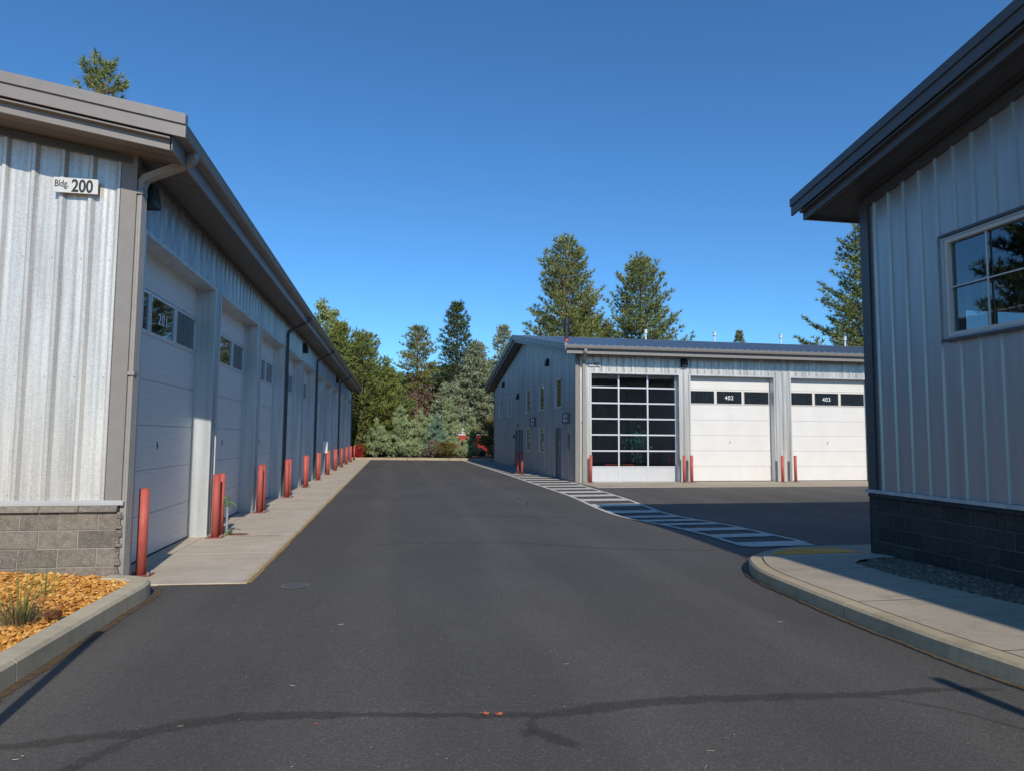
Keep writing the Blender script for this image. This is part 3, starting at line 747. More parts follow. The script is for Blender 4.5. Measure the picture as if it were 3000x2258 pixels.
class Bld:
    def __init__(s, name, Mp, L, W, zr0, slope, ove, ovg, root):
        s.M = Mp; s.L = L; s.W = W; s.zr0 = zr0; s.k = slope; s.ove = ove; s.ovg = ovg; s.root = root; s.org = tuple(root.location)
    def zr(s, b):
        bb = b if b <= s.W/2 else s.W-b
        return s.zr0+s.k*(bb+s.ove)
    def P(s, a, b, z): x, y = s.M(a, b); return (x, y, z)
    def build(s, mb, name, mat, **kw): return mb.build(name, mat, s.root, s.org, **kw)
    def bar(s, mb, a0, a1, b0, b1, z0, z1, rel=True):
        """bar between b0..b1 whose z are relative to the roof plane"""
        zz = lambda b, z: (s.zr(b) if rel else 0)+z
        p = [s.P(a0, b0, zz(b0, z0)), s.P(a1, b0, zz(b0, z0)), s.P(a1, b1, zz(b1, z0)), s.P(a0, b1, zz(b1, z0)),
             s.P(a0, b0, zz(b0, z1)), s.P(a1, b0, zz(b0, z1)), s.P(a1, b1, zz(b1, z1)), s.P(a0, b1, zz(b1, z1))]
        mb.hexa(p)
    def roof(s, sheet, trim, soffit, rib_pitch=.305):
        H = s.W/2; e = s.ove; g = s.ovg
        # ribbed sheet
        mb = MB()
        pts = rib_profile(s.L+2*g, rib_pitch, .12, .038, (), (.045, .022))
        for b0, b1 in ((-e+.13, H), (s.W+e-.13, H)):
            for (u0_, h0), (u1_, h1) in zip(pts, pts[1:]):
                if u1_-u0_ < 1e-6: continue
                mb.quad(s.P(u0_-g, b0, s.zr(b0)+h0), s.P(u1_-g, b0, s.zr(b0)+h1), s.P(u1_-g, b1, s.zr(b1)+h1), s.P(u0_-g, b1, s.zr(b1)+h0))
        for b in (-e+.13, s.W+e-.13):   # closed rib ends
            for (u0_, h0), (u1_, h1) in zip(pts, pts[1:]):
                if u1_-u0_ < 1e-6: continue
                mb.quad(s.P(u0_-g, b, s.zr(b)-.02), s.P(u1_-g, b, s.zr(b)-.02), s.P(u1_-g, b, s.zr(b)+h1-.001), s.P(u0_-g, b, s.zr(b)+h0-.001))
        s.bar(mb, -g+.05, s.L+g-.05, H-.16, H-.001, .041, .055); s.bar(mb, -g+.05, s.L+g-.05, H+.001, H+.16, .041, .055)
        s.build(mb, 'roof', sheet)
        # rake trim at both gables: cap, fascia, inner board
        for a, sg in ((-g, 1), (s.L+g, -1)):
            mb = MB()
            for b0, b1 in ((-e, H), (s.W+e, H)):
                s.bar(mb, a-.022*sg, a+.07*sg, b0, b1, -.055, .062)
                s.bar(mb, a, a+.03*sg, b0, b1, -.20, -.057)
                bi = b0+(.17 if b0 < H else -.17)
                s.bar(mb, a+.10*sg, a+.125*sg, bi, b1, -.345, -.215)
                s.bar(mb, a+.031*sg, a+.10*sg, bi, b1, -.235, -.215)
            s.build(mb, 'rake_trim', trim)
        # soffits
        mb = MB()
        def sheetz(a0, a1, b0, b1, z=-.32):
            mb.quad(s.P(a0, b0, s.zr(b0)+z), s.P(a1, b0, s.zr(b0)+z), s.P(a1, b1, s.zr(b1)+z), s.P(a0, b1, s.zr(b1)+z))
        for a0, a1 in ((-g+.12, .05), (s.L-.05, s.L+g-.12)):
            sheetz(a0, a1, -e+.17, H); sheetz(a0, a1, s.W+e-.17, H)
        sheetz(.05, s.L-.05, -e+.17, .05); sheetz(.05, s.L-.05, s.W+e-.17, s.W-.05)
        s.build(mb, 'soffit', soffit)
        # eave boards + gutter
        for b, sg in ((-e, 1), (s.W+e, -1)):
            mb = MB()
            b_ = b+.16*sg
            z = s.zr(b)
            mb_pts = lambda a: [s.P(a, b_, z-.31), s.P(a, b_+.025*sg, z-.31), s.P(a, b_+.025*sg, z+.02), s.P(a, b_, z+.02)]
            A = mb_pts(-g+.10); B = mb_pts(s.L+g-.10)
            mb.add(A+B, [(0, 1, 2, 3), (4, 5, 6, 7)]+[(i, (i+1) % 4, 4+(i+1) % 4, 4+i) for i in range(4)])
            s.build(mb, 'fascia', trim)
            mb = MB()
            prof = [(0, -.025), (.008, -.03), (.012, -.045), (.004, -.06), (.030, -.125), (.045, -.135), (.145, -.135), (.145, -.12), (.052, -.12), (.018, -.052), (.026, -.03), (.0, -.015)]
            ring = lambda a: [s.P(a, b+.008*sg+p*sg, z+q) for p, q in prof]
            A = ring(-g+.032); B = ring(s.L+g-.032); n = len(prof)
            mb.add(A+B, [tuple(range(n)), tuple(range(n, 2*n))]+[(i, (i+1) % n, n+(i+1) % n, n+i) for i in range(n)])
            s.build(mb, 'gutter', trim)

def downspout(root, org, mat, outlet, wallpt, zbot, foot=None):
    """ribbed rectangular pipe: outlet under the gutter, S-bend to the wall, straight down"""
    o_, w_ = Vector(outlet), Vector(wallpt)
    dirh = Vector((w_.x-o_.x, w_.y-o_.y, 0)).normalized()
    path = [o_+Vector((0, 0, .02)), o_+Vector((0, 0, -.03))]
    for t in (20, 45, 65): path.append(o_+dirh*(.11*(1-math.cos(R(t))))+Vector((0, 0, -.03-.11*math.sin(R(t)))))
    e0 = w_-dirh*.10
    path += [e0+Vector((0, 0, .045)), w_-dirh*.05+Vector((0, 0, .02)), w_-dirh*.012+Vector((0, 0, -.03)), w_+Vector((0, 0, -.10)), Vector((w_.x, w_.y, zbot))]
    a, b = .052, .038
    prof = []
    for (x0, y0), (x1, y1) in (((-a, -b), (a, -b)), ((a, -b), (a, b)), ((a, b), (-a, b)), ((-a, b), (-a, -b))):
        for k in range(6):
            t = k/6; x_, y_ = x0+(x1-x0)*t, y0+(y1-y0)*t
            ins = 1 if k in (0, 2, 4) else .93
            prof.append((x_*(ins if y0 != y1 or True else 1), y_*ins))
    mb = MB(); mb.sweep(path, prof, up=tuple(dirh+Vector((0, 0, .001))))
    for zc in (w_.z-.16, (w_.z+zbot)/2):
        if abs(dirh.x) > .5: mb.box(w_.x-b-.004, w_.x+b+.004, w_.y-a-.02, w_.y+a+.02, zc-.02, zc+.02)
        else: mb.box(w_.x-a-.02, w_.x+a+.02, w_.y-b-.004, w_.y+b+.004, zc-.02, zc+.02)
    if foot: mb.sweep([(w_.x, w_.y, zbot+.02), (w_.x, w_.y, zbot-.02), tuple(Vector((w_.x, w_.y, zbot-.05))+Vector(foot))], prof, up=tuple(dirh+Vector((0, 0, .001))))
    return mb.build('downspout', mat, root, org)

def wall_lamp(root, loc, rz, name='wall_lamp'):
    """wedge shaped wall pack; local front is -y"""
    mb = MB(); w = .11
    pr = [(0, .16), (-.05, .16), (-.10, .10), (-.14, -.10), (-.14, -.16), (0, -.16)]
    mb.add([(-w*(.8 if z > .1 else 1), y, z) for y, z in pr]+[(w*(.8 if z > .1 else 1), y, z) for y, z in pr],
           [tuple(range(6)), tuple(range(11, 5, -1))]+[(i, (i+1) % 6, 6+(i+1) % 6, 6+i) for i in range(6)])
    mb.box(-.13, .13, -.012, .012, -.17, .17)
    return mb.build(name, M['lamp'], root, bevel=.006, loc=loc, rz=rz)

def sectional_door(root, loc, rz, W, H, zwin, number=None, glass=None, frame='alum', recess=.26, number_sx=1.0):
    """garage door: local x along the opening, front faces -y, origin at the opening's corner on the wall plane"""
    y = recess
    mb = MB(); sec = .61; k = 0
    while k*sec < H-.02:
        z0, z1 = k*sec+.004, min((k+1)*sec-.004, H+.12)
        if abs(k*sec-zwin) < .05:
            mb.box(.0, W, y, y+.045, z0, z0+.045); mb.box(.0, W, y, y+.045, z1-.045, z1)
            xs_ = [0, .04, W/3-.035, W/3+.035, 2*W/3-.035, 2*W/3+.035, W-.04, W]
            for i in (0, 2, 4, 6): mb.box(xs_[i], xs_[i+1], y, y+.045, z0+.045, z1-.045)
        else: mb.box(0, W, y, y+.045, z0, z1)
        k += 1
    mb.box(.01, W-.01, y+.02, y+.04, .0, zwin)
    d = mb.build('garage_door', M['door'], root, loc=loc, rz=rz, bevel=.002)
    fx = [(.04, W/3-.035), (W/3+.035, 2*W/3-.035), (2*W/3+.035, W-.04)]
    for i, (a, b) in enumerate(fx):
        mb = MB(); z0, z1 = zwin+.055, zwin+.555; t = .022; yy = y-.012
        mb.box(a, b, yy, y+.03, z0-t, z0); mb.box(a, b, yy, y+.03, z1, z1+t); mb.box(a, a+t, yy, y+.03, z0, z1); mb.box(b-t, b, yy, y+.03, z0, z1)
        mb.cur = 1; mb.quad((a+t, y+.008, z0), (b-t, y+.008, z0), (b-t, y+.008, z1), (a+t, y+.008, z1))
        mb.build('window', [M[frame], M[glass or 'glass_dark']], d)
    mb = MB(); mb.box(W/2-.012, W/2+.012, y-.006, y, 1.50, 1.60); mb.box(W/2-.005, W/2+.005, y-.014, y-.006, 1.53, 1.56)
    mb.build('lock', M['black'], d)
    mb = MB(); mb.box(0, W, y-.006, y+.05, -.004, .035); mb.build('bottom_seal', M['rubber'], d)
    # reveals and flange trim
    mb = MB(); t = .004; fl = .055; pr = -.038
    mb.box(-t, 0, pr, y+.06, 0, H); mb.box(W, W+t, pr, y+.06, 0, H); mb.box(-t, W+t, pr, y+.06, H, H+t)
    mb.box(-fl, -t, pr-.003, pr+.001, 0, H+fl); mb.box(W+t, W+fl, pr-.003, pr+.001, 0, H+fl); mb.box(-t, W+t, pr-.003, pr+.001, H+t, H+fl)
    mb.box(-fl-.006, -fl, pr-.003, .0, 0, H+fl); mb.box(W+fl, W+fl+.006, pr-.003, 0, 0, H+fl)
    mb.build('frame', M['zinc_jamb'], d)
    if number:
        text_mesh('door_number', number, .235, M['letters_w'], d, facing((W/2, y-.001, zwin+.22), (1, 0, 0), (0, -1, 0)), number_sx, .002, .002, 'CENTER')
    return d

def block_wall(root, org, O, U, Nn, length, z0, rows, mat, mortar, name, blk=.40, cap=True, skip_last=False, seed=0, rough=0.0):
    O = Vector(O); U = Vector(U); Nn = Vector(Nn); rng = random.Random(seed)
    mb = MB(); mb.cur = 1
    def bx(u0_, u1_, n0, n1, za, zb, jit=0):
        p = []
        for z in (za, zb):
            for a, b in ((u0_, n0), (u1_, n0), (u1_, n1), (u0_, n1)):
                q = O+U*a+Nn*(b+(jit if b == n1 else 0)); p.append((q.x, q.y, z))
        mb.hexa(p)
    bx(.012, length, -.19, -.009, z0-.1, z0+rows*.2032)
    mb.cur = 0
    for rI in range(rows):
        x = -.2*(rI % 2) - .0
        while x < length:
            a, b = max(0, x)+.005, min(length, x+blk)-.005
            if b-a > .03: bx(a, b, -.18, 0, z0+rI*.2032+.005, z0+(rI+1)*.2032-.005, rng.uniform(-.004, .004))
            x += blk
    if cap:
        zc = z0+rows*.2032
        # sloping cap units
        x = 0
        while x < length:
            a, b = x+.003, min(length, x+.40)-.003
            p = []
            for z, off in ((zc-.0, .03), (zc+.075, .0)):
                for uu, nn in ((a, -.15), (b, -.15), (b, off+.012), (a, off+.012)):
                    q = O+U*uu+Nn*nn; p.append((q.x, q.y, z))
            mb.hexa(p); x += .40
    return mb.build(name, [mat, mortar], root, org, bevel=.004)

# ---------------- building 200 (left, long)
rootA = thing('garage_building', (-3.08, 8.38, 0), 'long metal-clad garage building left of the lane, its eleven white doors facing the pavement', 'garage building')
A = Bld('A', lambda a, b: (-3.08-b, 8.38+a), 41.0, 18.0, 5.16, .165, .75, .70, rootA); orgA = tuple(rootA.location)
A.roof(M['roof_tan'], M['taupe'], M['soffit_y'])
dA = [(.37+3.69*k, 3.27) for k in range(11)]
topA = lambda u: A.zr(0)-.30
mb = MB()
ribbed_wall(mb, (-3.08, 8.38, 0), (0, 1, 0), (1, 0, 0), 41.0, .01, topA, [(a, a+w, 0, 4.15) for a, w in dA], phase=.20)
A.build(mb, 'siding', M['zinc_shaded_wall'])
mb = MB(); ribbed_wall(mb, (-3.08, 8.38, 0), (-1, 0, 0), (0, -1, 0), 18.0, .955, lambda u: A.zr(u)-.30, [], phase=.05+.10, h=.034)
mb.cur = 1
for zc in (1.02, 2.35, 3.72):
    for k in range(19): x = -3.08-(.15+.305*k+.072); mb.cyl((x, 8.378, zc), (x, 8.371, zc), .0075, n=6)
A.build(mb, 'siding', [M['zinc'], M['steel']])
mb = MB(); ribbed_wall(mb, (-3.08, 49.38, 0), (-1, 0, 0), (0, 1, 0), 18.0, .02, lambda u: A.zr(u)-.30, [])
ribbed_wall(mb, (-21.08, 8.38, 0), (0, 1, 0), (-1, 0, 0), 41.0, .02, topA, [])
A.build(mb, 'siding', M['zinc'])
mb = MB()   # corner trims
mb.box(-3.21, -3.036, 8.335, 8.345, .955, A.zr(0)-.3); mb.box(-3.045, -3.036, 8.345, 8.47, .955, A.zr(0)-.3); mb.box(-3.216, -3.205, 8.335, 8.37, .955, A.zr(.1)-.3)
A.build(mb, 'corner_trim', M['taupe'])
mb = MB(); mb.box(-3.21, -3.036, 49.4, 49.43, 0, A.zr(0)-.3); mb.box(-3.045, -3.034, 49.25, 49.4, 0, A.zr(0)-.3); A.build(mb, 'corner_trim', M['taupe'])
mb = MB()
for k in range(2):   # frieze under the soffit
    pass
A.bar(mb, -.055, -.036, 0.02, 9.0, -.42, -.33); A.build(mb, 'frieze', M['dark_trim'])
mb = MB(); mb.box(-3.052, -3.036, 8.5, 49.2, topA(0)-.10, topA(0)-.005); A.build(mb, 'frieze', M['dark_trim'])
mb = MB(); mb.add([(-21, 8.31, .905), (-3.0, 8.31, .905), (-3.0, 8.31, .935), (-21, 8.31, .935), (-21, 8.37, .955), (-3.0, 8.37, .955)], [(0, 1, 2, 3), (3, 2, 5, 4)])
mb.box(-21, -3.02, 8.33, 8.37, .93, .958); A.build(mb, 'base_flashing', M['flashing'])
block_wall(rootA, orgA, (-3.06, 8.33, 0), (-1, 0, 0), (0, -1, 0), 17.9, .02, 4, M['block'], M['mortar'], 'block_base', seed=3)
mb = MB(); rng = random.Random(5)   # split-face return beside the first door
for k in range(4):
    z0 = .02+k*.2032
    for j in range(5):
        for i in range(4):
            z = z0+.008+j*.0378; y = 8.335+i*.06
            d = .015+.035*rng.random()
            mb.box(-3.2, -3.055+d, y, y+.06, z, z+.037)
A.build(mb, 'block_return', M['block'], bevel=.006)
proto = sectional_door(rootA, (0, .37, 0), R(90), 3.27, 4.15, 3.05, None)
nums = ['201', None, None, None, None, None, None, None, None, None, None]
for k in range(1, 11):
    d = dup(proto, rootA); d.location = (0, .37+3.69*k, 0)
    if k == 7: d['label'] = 'garage door seen edge-on past the white wall box'
text_mesh('door_number', '201', .23, M['letters_w'], proto, facing((3.27/2, .255, 3.26), (1, 0, 0), (0, -1, 0)), 1.15, .004, .002, 'CENTER')
zg = A.zr(-.75)-.10
for i, (y, sp) in enumerate([(8.50, 8.24), (8.38+.37+3.69*3-.21, None), (8.38+.37+3.69*5-.21, None), (8.38+.37+3.69*8-.21, None), (49.28, None)]):
    if i == 0: downspout(rootA, orgA, M['taupe_light'], (-2.41, 8.30, zg-.02), (-3.005, 8.41, 4.70), .10)
    else: downspout(rootA, orgA, M['dark_trim'], (-2.41, y, zg-.02), (-3.00, y, 4.62), .06)
for k, y in enumerate([8.64, 8.38+.37+3.69*4-.21, 8.38+.37+3.69*7+1.6, ]):
    wall_lamp(rootA, (.035, y-8.38, 4.62), R(90))
# interior dark blockers behind windows are the opaque panes; roof underside closes the hall

# sign Bldg. 200
sg = thing('building_sign', (-3.67, 8.30, 4.55), 'white plate reading Bldg. 200 on the sunlit gable of the left building', 'sign')
mb = MB(); mb.box(-.235, .235, -.004, .004, -.088, .088); mb.build('plate', M['sign_white'], sg, bevel=.0015)
text_mesh('lettering', 'Bldg.', .112, M['letters'], sg, facing((-.225, -.0045, -.022), (1, 0, 0), (0, -1, 0)), .70, .014, .001)
text_mesh('lettering', '200', .205, M['letters'], sg, facing((-.045, -.0045, -.072), (1, 0, 0), (0, -1, 0)), .74, .026, .001)
for x in (-.16, .0, .16): mb = MB(); mb.cyl((x, .004, 0), (x, .034, 0), .008, n=8); mb.build('standoff', M['steel'], sg)

# ---------------- building 400 (across the yard)
rootB = thing('garage_building', (6.84, 24.85, 0), 'metal-clad garage building at the back right with a blue-grey roof and a glazed front door', 'garage building')
B = Bld('B', lambda a, b: (6.84+a, 24.85+b), 34.0, 21.2, 5.15, .175, .75, .62, rootB); orgB = tuple(rootB.location)
B.roof(M['roof_blue'], M['taupe'], M['soffit_x'])
HB = 4.17
dB = [(.60, 3.57), (4.66, 3.57), (9.00, 3.57), (13.06, 3.57), (17.4, 3.57), (21.5, 3.57), (25.8, 3.57), (29.9, 3.57)]
mb = MB(); ribbed_wall(mb, (6.84, 24.85, 0), (1, 0, 0), (0, -1, 0), 34.0, .01, lambda u: B.zr(0)-.30, [(a, a+w, 0, HB) for a, w in dB], phase=.12, h=.034)
B.build(mb, 'siding', M['zinc'])
wB = [(2.2, 3.26, 2.95, 4.19), (5.48, 6.54, 2.95, 4.19), (8.7, 9.78, 2.94, 4.17), (14.42, 15.5, 2.92, 4.14), (17.8, 18.85, 2.92, 4.13), (5.45, 6.52, 1.02, 2.18), (8.62, 9.74, 1.01, 2.18)]
drB = [(2.25, 3.12, 0, 2.11), (10.75, 11.75, 0, 2.12), (11.78, 12.78, 0, 2.12)]
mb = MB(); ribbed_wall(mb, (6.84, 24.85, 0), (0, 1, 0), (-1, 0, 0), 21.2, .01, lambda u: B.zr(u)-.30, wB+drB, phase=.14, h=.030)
B.build(mb, 'siding', M['zinc_shaded_wall'])
mb = MB(); ribbed_wall(mb, (6.84, 46.05, 0), (1, 0, 0), (0, 1, 0), 34.0, .01, lambda u: B.zr(0)-.30, [])
ribbed_wall(mb, (40.84, 24.85, 0), (0, 1, 0), (1, 0, 0), 21.2, .01, lambda u: B.zr(u)-.30, [])
B.build(mb, 'siding', M['zinc'])
mb = MB(); mb.box(6.80, 6.97, 24.80, 24.81, 0, B.zr(0)-.3); mb.box(6.80, 6.81, 24.81, 24.95, 0, B.zr(0)-.3); mb.box(6.965, 6.975, 24.80, 24.84, 0, B.zr(0)-.3)
B.build(mb, 'corner_trim', M['taupe'])
mb = MB(); mb.box(6.80, 6.81, 45.95, 46.09, 0, B.zr(0)-.3); mb.box(6.81, 6.95, 46.08, 46.09, 0, B.zr(0)-.3); B.build(mb, 'corner_trim', M['taupe'])
mb = MB()
B.bar(mb, -.052, -.036, .02, 10.6, -.40, -.33); B.bar(mb, -.052, -.036, 10.6, 21.1, -.40, -.33); B.build(mb, 'frieze', M['dark_trim'])
def framed_window(root, loc, rz, w, h, glass='glass_dark', cols=1, rows=1, name='window', fr='white_frame', trim='zinc_jamb', ft=.05, rec=.02, sill=True):
    """local x along the wall, front -y, origin at lower left corner"""
    mb = MB(); t = .03
    mb.box(-t, w+t, -.042, -.036+.03, h, h+t); mb.box(-t, w+t, -.05, -.006, -t, 0); mb.box(-t, 0, -.042, -.006, 0, h); mb.box(w, w+t, -.042, -.006, 0, h)
    o = mb.build(name, M[trim], root, loc=loc, rz=rz)
    mb = MB(); y0, y1 = -.03+rec-.0, .05
    mb.box(0, w, y0, y1, 0, ft); mb.box(0, w, y0, y1, h-ft, h); mb.box(0, ft, y0, y1, ft, h-ft); mb.box(w-ft, w, y0, y1, ft, h-ft)
    b = .008
    for i in range(1, cols): mb.box(w*i/cols-b, w*i/cols+b, y0+.02, y0+.035, ft, h-ft)
    for j in range(1, rows):
        z = h*j/rows
        for i in range(cols):
            x0 = ft if i == 0 else w*i/cols+b; x1 = w-ft if i == cols-1 else w*(i+1)/cols-b
            mb.box(x0, x1, y0+.021, y0+.034, z-b, z+b)
    mb.build('sash', M[fr], o)
    mb = MB(); mb.quad((ft, .028, ft), (w-ft, .028, ft), (w-ft, .028, h-ft), (ft, .028, h-ft))
    mb.build('pane', M[glass], o)
    return o
RW = R(-90)   # west-facing walls: local x runs to -Y
for a, b, z0, z1 in wB: framed_window(rootB, (0, b, z0), RW, b-a, z1-z0, ft=.07)
def service_door(root, loc, rz, w, h, lite=None, label=None, handle=1, flip=1):
    mb = MB()
    if lite:
        lx0, lx1, lz0, lz1 = lite
        mb.box(.04, lx0, .0, .04, .01, h-.04); mb.box(lx1, w-.04, .0, .04, .01, h-.04); mb.box(lx0, lx1, .0, .04, .01, lz0); mb.box(lx0, lx1, .0, .04, lz1, h-.04)
    else: mb.box(.04, w-.04, 0, .04, .01, h-.04)
    d = mb.build('door', M['grey_door'], root, loc=loc, rz=rz, bevel=.002)
    if label: d['label'] = label
    mb = MB(); mb.box(0, .038, -.045, .05, 0, h); mb.box(w-.038, w, -.045, .05, 0, h); mb.box(.038, w-.038, -.045, .05, h-.038, h); mb.build('frame', M['grey_door'], d)
    if lite: mb = MB(); mb.quad((lx0, .012, lz0), (lx1, .012, lz0), (lx1, .012, lz1), (lx0, .012, lz1)); mb.build('pane', M['glass_dark'], d)
    hx = w-.10 if flip > 0 else .10
    mb = MB(); mb.cyl((hx, 0, 1.0), (hx, -.045, 1.0), .012, n=10); mb.box(hx-.10*(flip > 0), hx+.10*(flip < 0)+.01, -.055, -.040, .99, 1.01); mb.box(hx-.03, hx+.03, -.006, 0, .93, 1.12)
    mb.build('handle', M['steel'], d)
    return d
service_door(rootB, (0, 3.12, 0), RW, .87, 2.11, (.30, .57, 1.15, 1.92), 'grey service door with a tall narrow glass lite', 1, 1)
service_door(rootB, (0, 11.75, 0), RW, 1.0, 2.12, None, 'grey leaf of the double door nearer the camera', 1, -1)
service_door(rootB, (0, 12.78, 0), RW, 1.0, 2.12, None, None, 1, 1)
def vent_box(root, loc, rz, w, h):
    mb = MB(); t = .03
    mb.box(0, w, -.07, -.0, -t, 0); mb.box(0, w, -.07, 0, h, h+t); mb.box(-t, 0, -.07, 0, -t, h+t); mb.box(w, w+t, -.07, 0, -t, h+t)
    mb.cur = 1; mb.box(0, w, -.02, -.01, 0, h)
    mb.cur = 0; mb.box(w*.38, w*.42, -.06, -.02, 0, h); mb.box(w*.76, w*.80, -.06, -.02, 0, h)
    mb.cur = 2; mb.box(w*.05, w*.36, -.045, -.025, .02, h*.45); mb.box(w*.44, w*.74, -.045, -.025, .02, h*.4)
    mb.box(w*.05, w*.36, -.045, -.025, h*.52, h-.02); mb.box(w*.44, w*.74, -.045, -.025, h*.55, h-.02)
    return mb.build('wall_vent', [M['grey_door'], M['black'], M['alum']], root, loc=loc, rz=rz)
vent_box(rootB, (-.03, 1.78, 2.30), RW, 1.02, .36); vent_box(rootB, (-.03, 8.34, 2.29), RW, 1.1, .36)
for y, z in ((4.65, 5.12), (11.9, 4.02), (17.0, 5.04)): wall_lamp(rootB, (-.035, y, z-.05), RW)
wall_lamp(rootB, (4.39, -.035, 4.66), 0)
mb = MB(); mb.box(-.05, -.035, 12.0, 12.35, 2.28, 2.45); mb.build('door_sign', M['fence_red'], rootB)
mb = MB(); mb.box(-.10, -.035, 13.15, 13.28, 1.66, 1.82); mb.build('intercom', M['black'], rootB, bevel=.004)
mb = MB(); mb.box(-.09, -.035, 13.0, 13.22, .12, .22); mb.build('outlet_box', M['black'], rootB, bevel=.004)
mb = MB(); mb.box(-.045, -.036, 1.0, 1.12, 1.25, 1.85); mb.build('notice', M['grey_door'], rootB, bevel=.003)

# glazed sectional door
def glazed_door(root, loc, W, H):
    y = .25; fr = MB(); st = .040
    rows = [0, .585, 1.20, 1.82, 2.44, 3.05, 3.66, 4.27]
    cols = [0, W/3, 2*W/3, W]
    for j, z in enumerate(rows):
        z_ = min(z, H+.02); fr.box(0, W, y, y+.04, max(0, z_-.028), z_+.028 if z_ < H else z_+.06)
    for i, x in enumerate(cols):
        a, b = max(0, x-st/2-(.01 if 0 < i < 3 else 0)), min(W, x+st/2+(.01 if 0 < i < 3 else 0))
        if i in (0, 3): a, b = (0, .045) if i == 0 else (W-.045, W)
        for j in range(7): fr.box(a, b, y, y+.04, rows[j]+.028, min(rows[j+1], H+.02)-.028)
    fr.cur = 1; fr.box(.045, W-.045, y+.015, y+.025, .035, .55)
    d = fr.build('garage_door', [M['alum'], M['alum']], root, loc=loc)
    d['label'] = 'glazed sectional door of aluminium frames with dark panes and a solid bottom row'
    for j in range(1, 7):
        for i in range(3):
            x0, x1, z0, z1 = cols[i]+.03, cols[i+1]-.03, rows[j]+.03, min(rows[j+1], H)-.03
            q = MB(); tx, tz = random.uniform(-.002, .002), random.uniform(-.0025, .0025)
            q.quad((x0, y+.02-tx, z0), (x1, y+.02+tx, z0), (x1, y+.02+tx+tz, z1), (x0, y+.02-tx+tz, z1)); q.build('pane', M['glass_door'], d)
    mb = MB(); t = .004; fl = .055; pr = -.038
    mb.box(-t, 0, pr, y+.06, 0, H); mb.box(W, W+t, pr, y+.06, 0, H); mb.box(-t, W+t, pr, y+.06, H, H+t)
    mb.box(-fl, -t, pr-.003, pr+.001, 0, H+fl); mb.box(W+t, W+fl, pr-.003, pr+.001, 0, H+fl); mb.box(-t, W+t, pr-.003, pr+.001, H+t, H+fl)
    mb.build('frame', M['zinc_jamb'], d)
glazed_door(rootB, (.60, 0, 0), 3.57, HB)
for k, (a, w) in enumerate(dB[1:]):
    sectional_door(rootB, (a, 0, 0), 0, w, HB, 3.04, ['402', '403', '404', '405', '406', '407', '408'][k], 'glass_dark', 'white_frame')
# room behind the glazed door
mb = MB(); x0, x1, y0, y1 = 7.0, 11.4, 25.2, 32.0
mb.quad((x0, y1, 0), (x1, y1, 0), (x1, y1, 4.8), (x0, y1, 4.8)); mb.quad((x0, y0, 0), (x0, y1, 0), (x0, y1, 4.8), (x0, y0, 4.8)); mb.quad((x1, y0, 0), (x1, y1, 0), (x1, y1, 4.8), (x1, y0, 4.8))
mb.quad((x0, y0, 4.8), (x1, y0, 4.8), (x1, y1, 4.8), (x0, y1, 4.8)); mb.quad((x0, y0, 4.35), (x1, y0, 4.35), (x1, y0, 4.8), (x0, y0, 4.8))
B.build(mb, 'interior_wall', M['interior'])
mb = MB(); mb.box(6.95, 40.7, 25.0, 45.9, -.1, .012); B.build(mb, 'floor', M['interior_floor'])
mb = MB(); mb.box(6.95, 40.9, 22.35, 24.98, -.12, .014); x = 8.9
o = MB()
xx = 6.85
while xx < 41:
    o.box(xx+.005, xx+4.2, 22.25 if xx > 7 else 22.25, 24.99, -.15, .016); xx += 4.205
struct(o.build('apron_pavement', M['concrete2'], bevel=.005))
# downspouts
downspout(rootB, orgB, M['taupe_light'], (7.03, 24.17, 4.99), (7.13, 24.78, 4.62), .05)
downspout(rootB, orgB, M['taupe_light'], (22.3, 24.17, 4.99), (22.3, 24.78, 4.62), .05)
sg = thing('building_sign', (7.56, 24.79, 4.52), 'small white plate reading Bldg. 400 above the glazed garage door', 'sign')
mb = MB(); mb.box(-.235, .235, -.004, .004, -.088, .088); mb.build('plate', M['sign_white'], sg)
text_mesh('lettering', 'Bldg.', .082, M['letters'], sg, facing((-.225, -.0045, -.015), (1, 0, 0), (0, -1, 0)), .70, .014, .001)
text_mesh('lettering', '400', .205, M['letters'], sg, facing((-.045, -.0045, -.072), (1, 0, 0), (0, -1, 0)), .74, .022, .001)
# roof pipe and vents
def roofz(b): return B.zr(b)
st = thing('flue_pipe', (7.25, 27.9, roofz(3.05)-.02), 'tall black flue pipe with a cap on the front slope of the back building roof', 'flue pipe')
mb = MB(); mb.cyl((0, 0, 0), (0, 0, .82), .085, n=20); mb.build('pipe', M['black'], st)
mb = MB(); mb.cyl((0, 0, .80), (0, 0, 1.02), .12, n=20); mb.cyl((0, 0, .765), (0, 0, .80), .125, n=20); mb.build('cap', M['lamp'], st)
mb = MB(); mb.cyl((0, 0, 0), (0, 0, .13), .13, .095, 20); mb.build('flashing_collar', M['fence_red'], st)
vg = 'small white vents along the roof ridge'
vl = ['white ridge vent in front of the taller pines, nearest the flue pipe', 'white ridge vent just left of the tiny distant treetop', 'white ridge vent between the tiny treetop and the right-hand pine', 'white ridge vent in front of the right-hand pine beside the dark building corner']
v0 = None
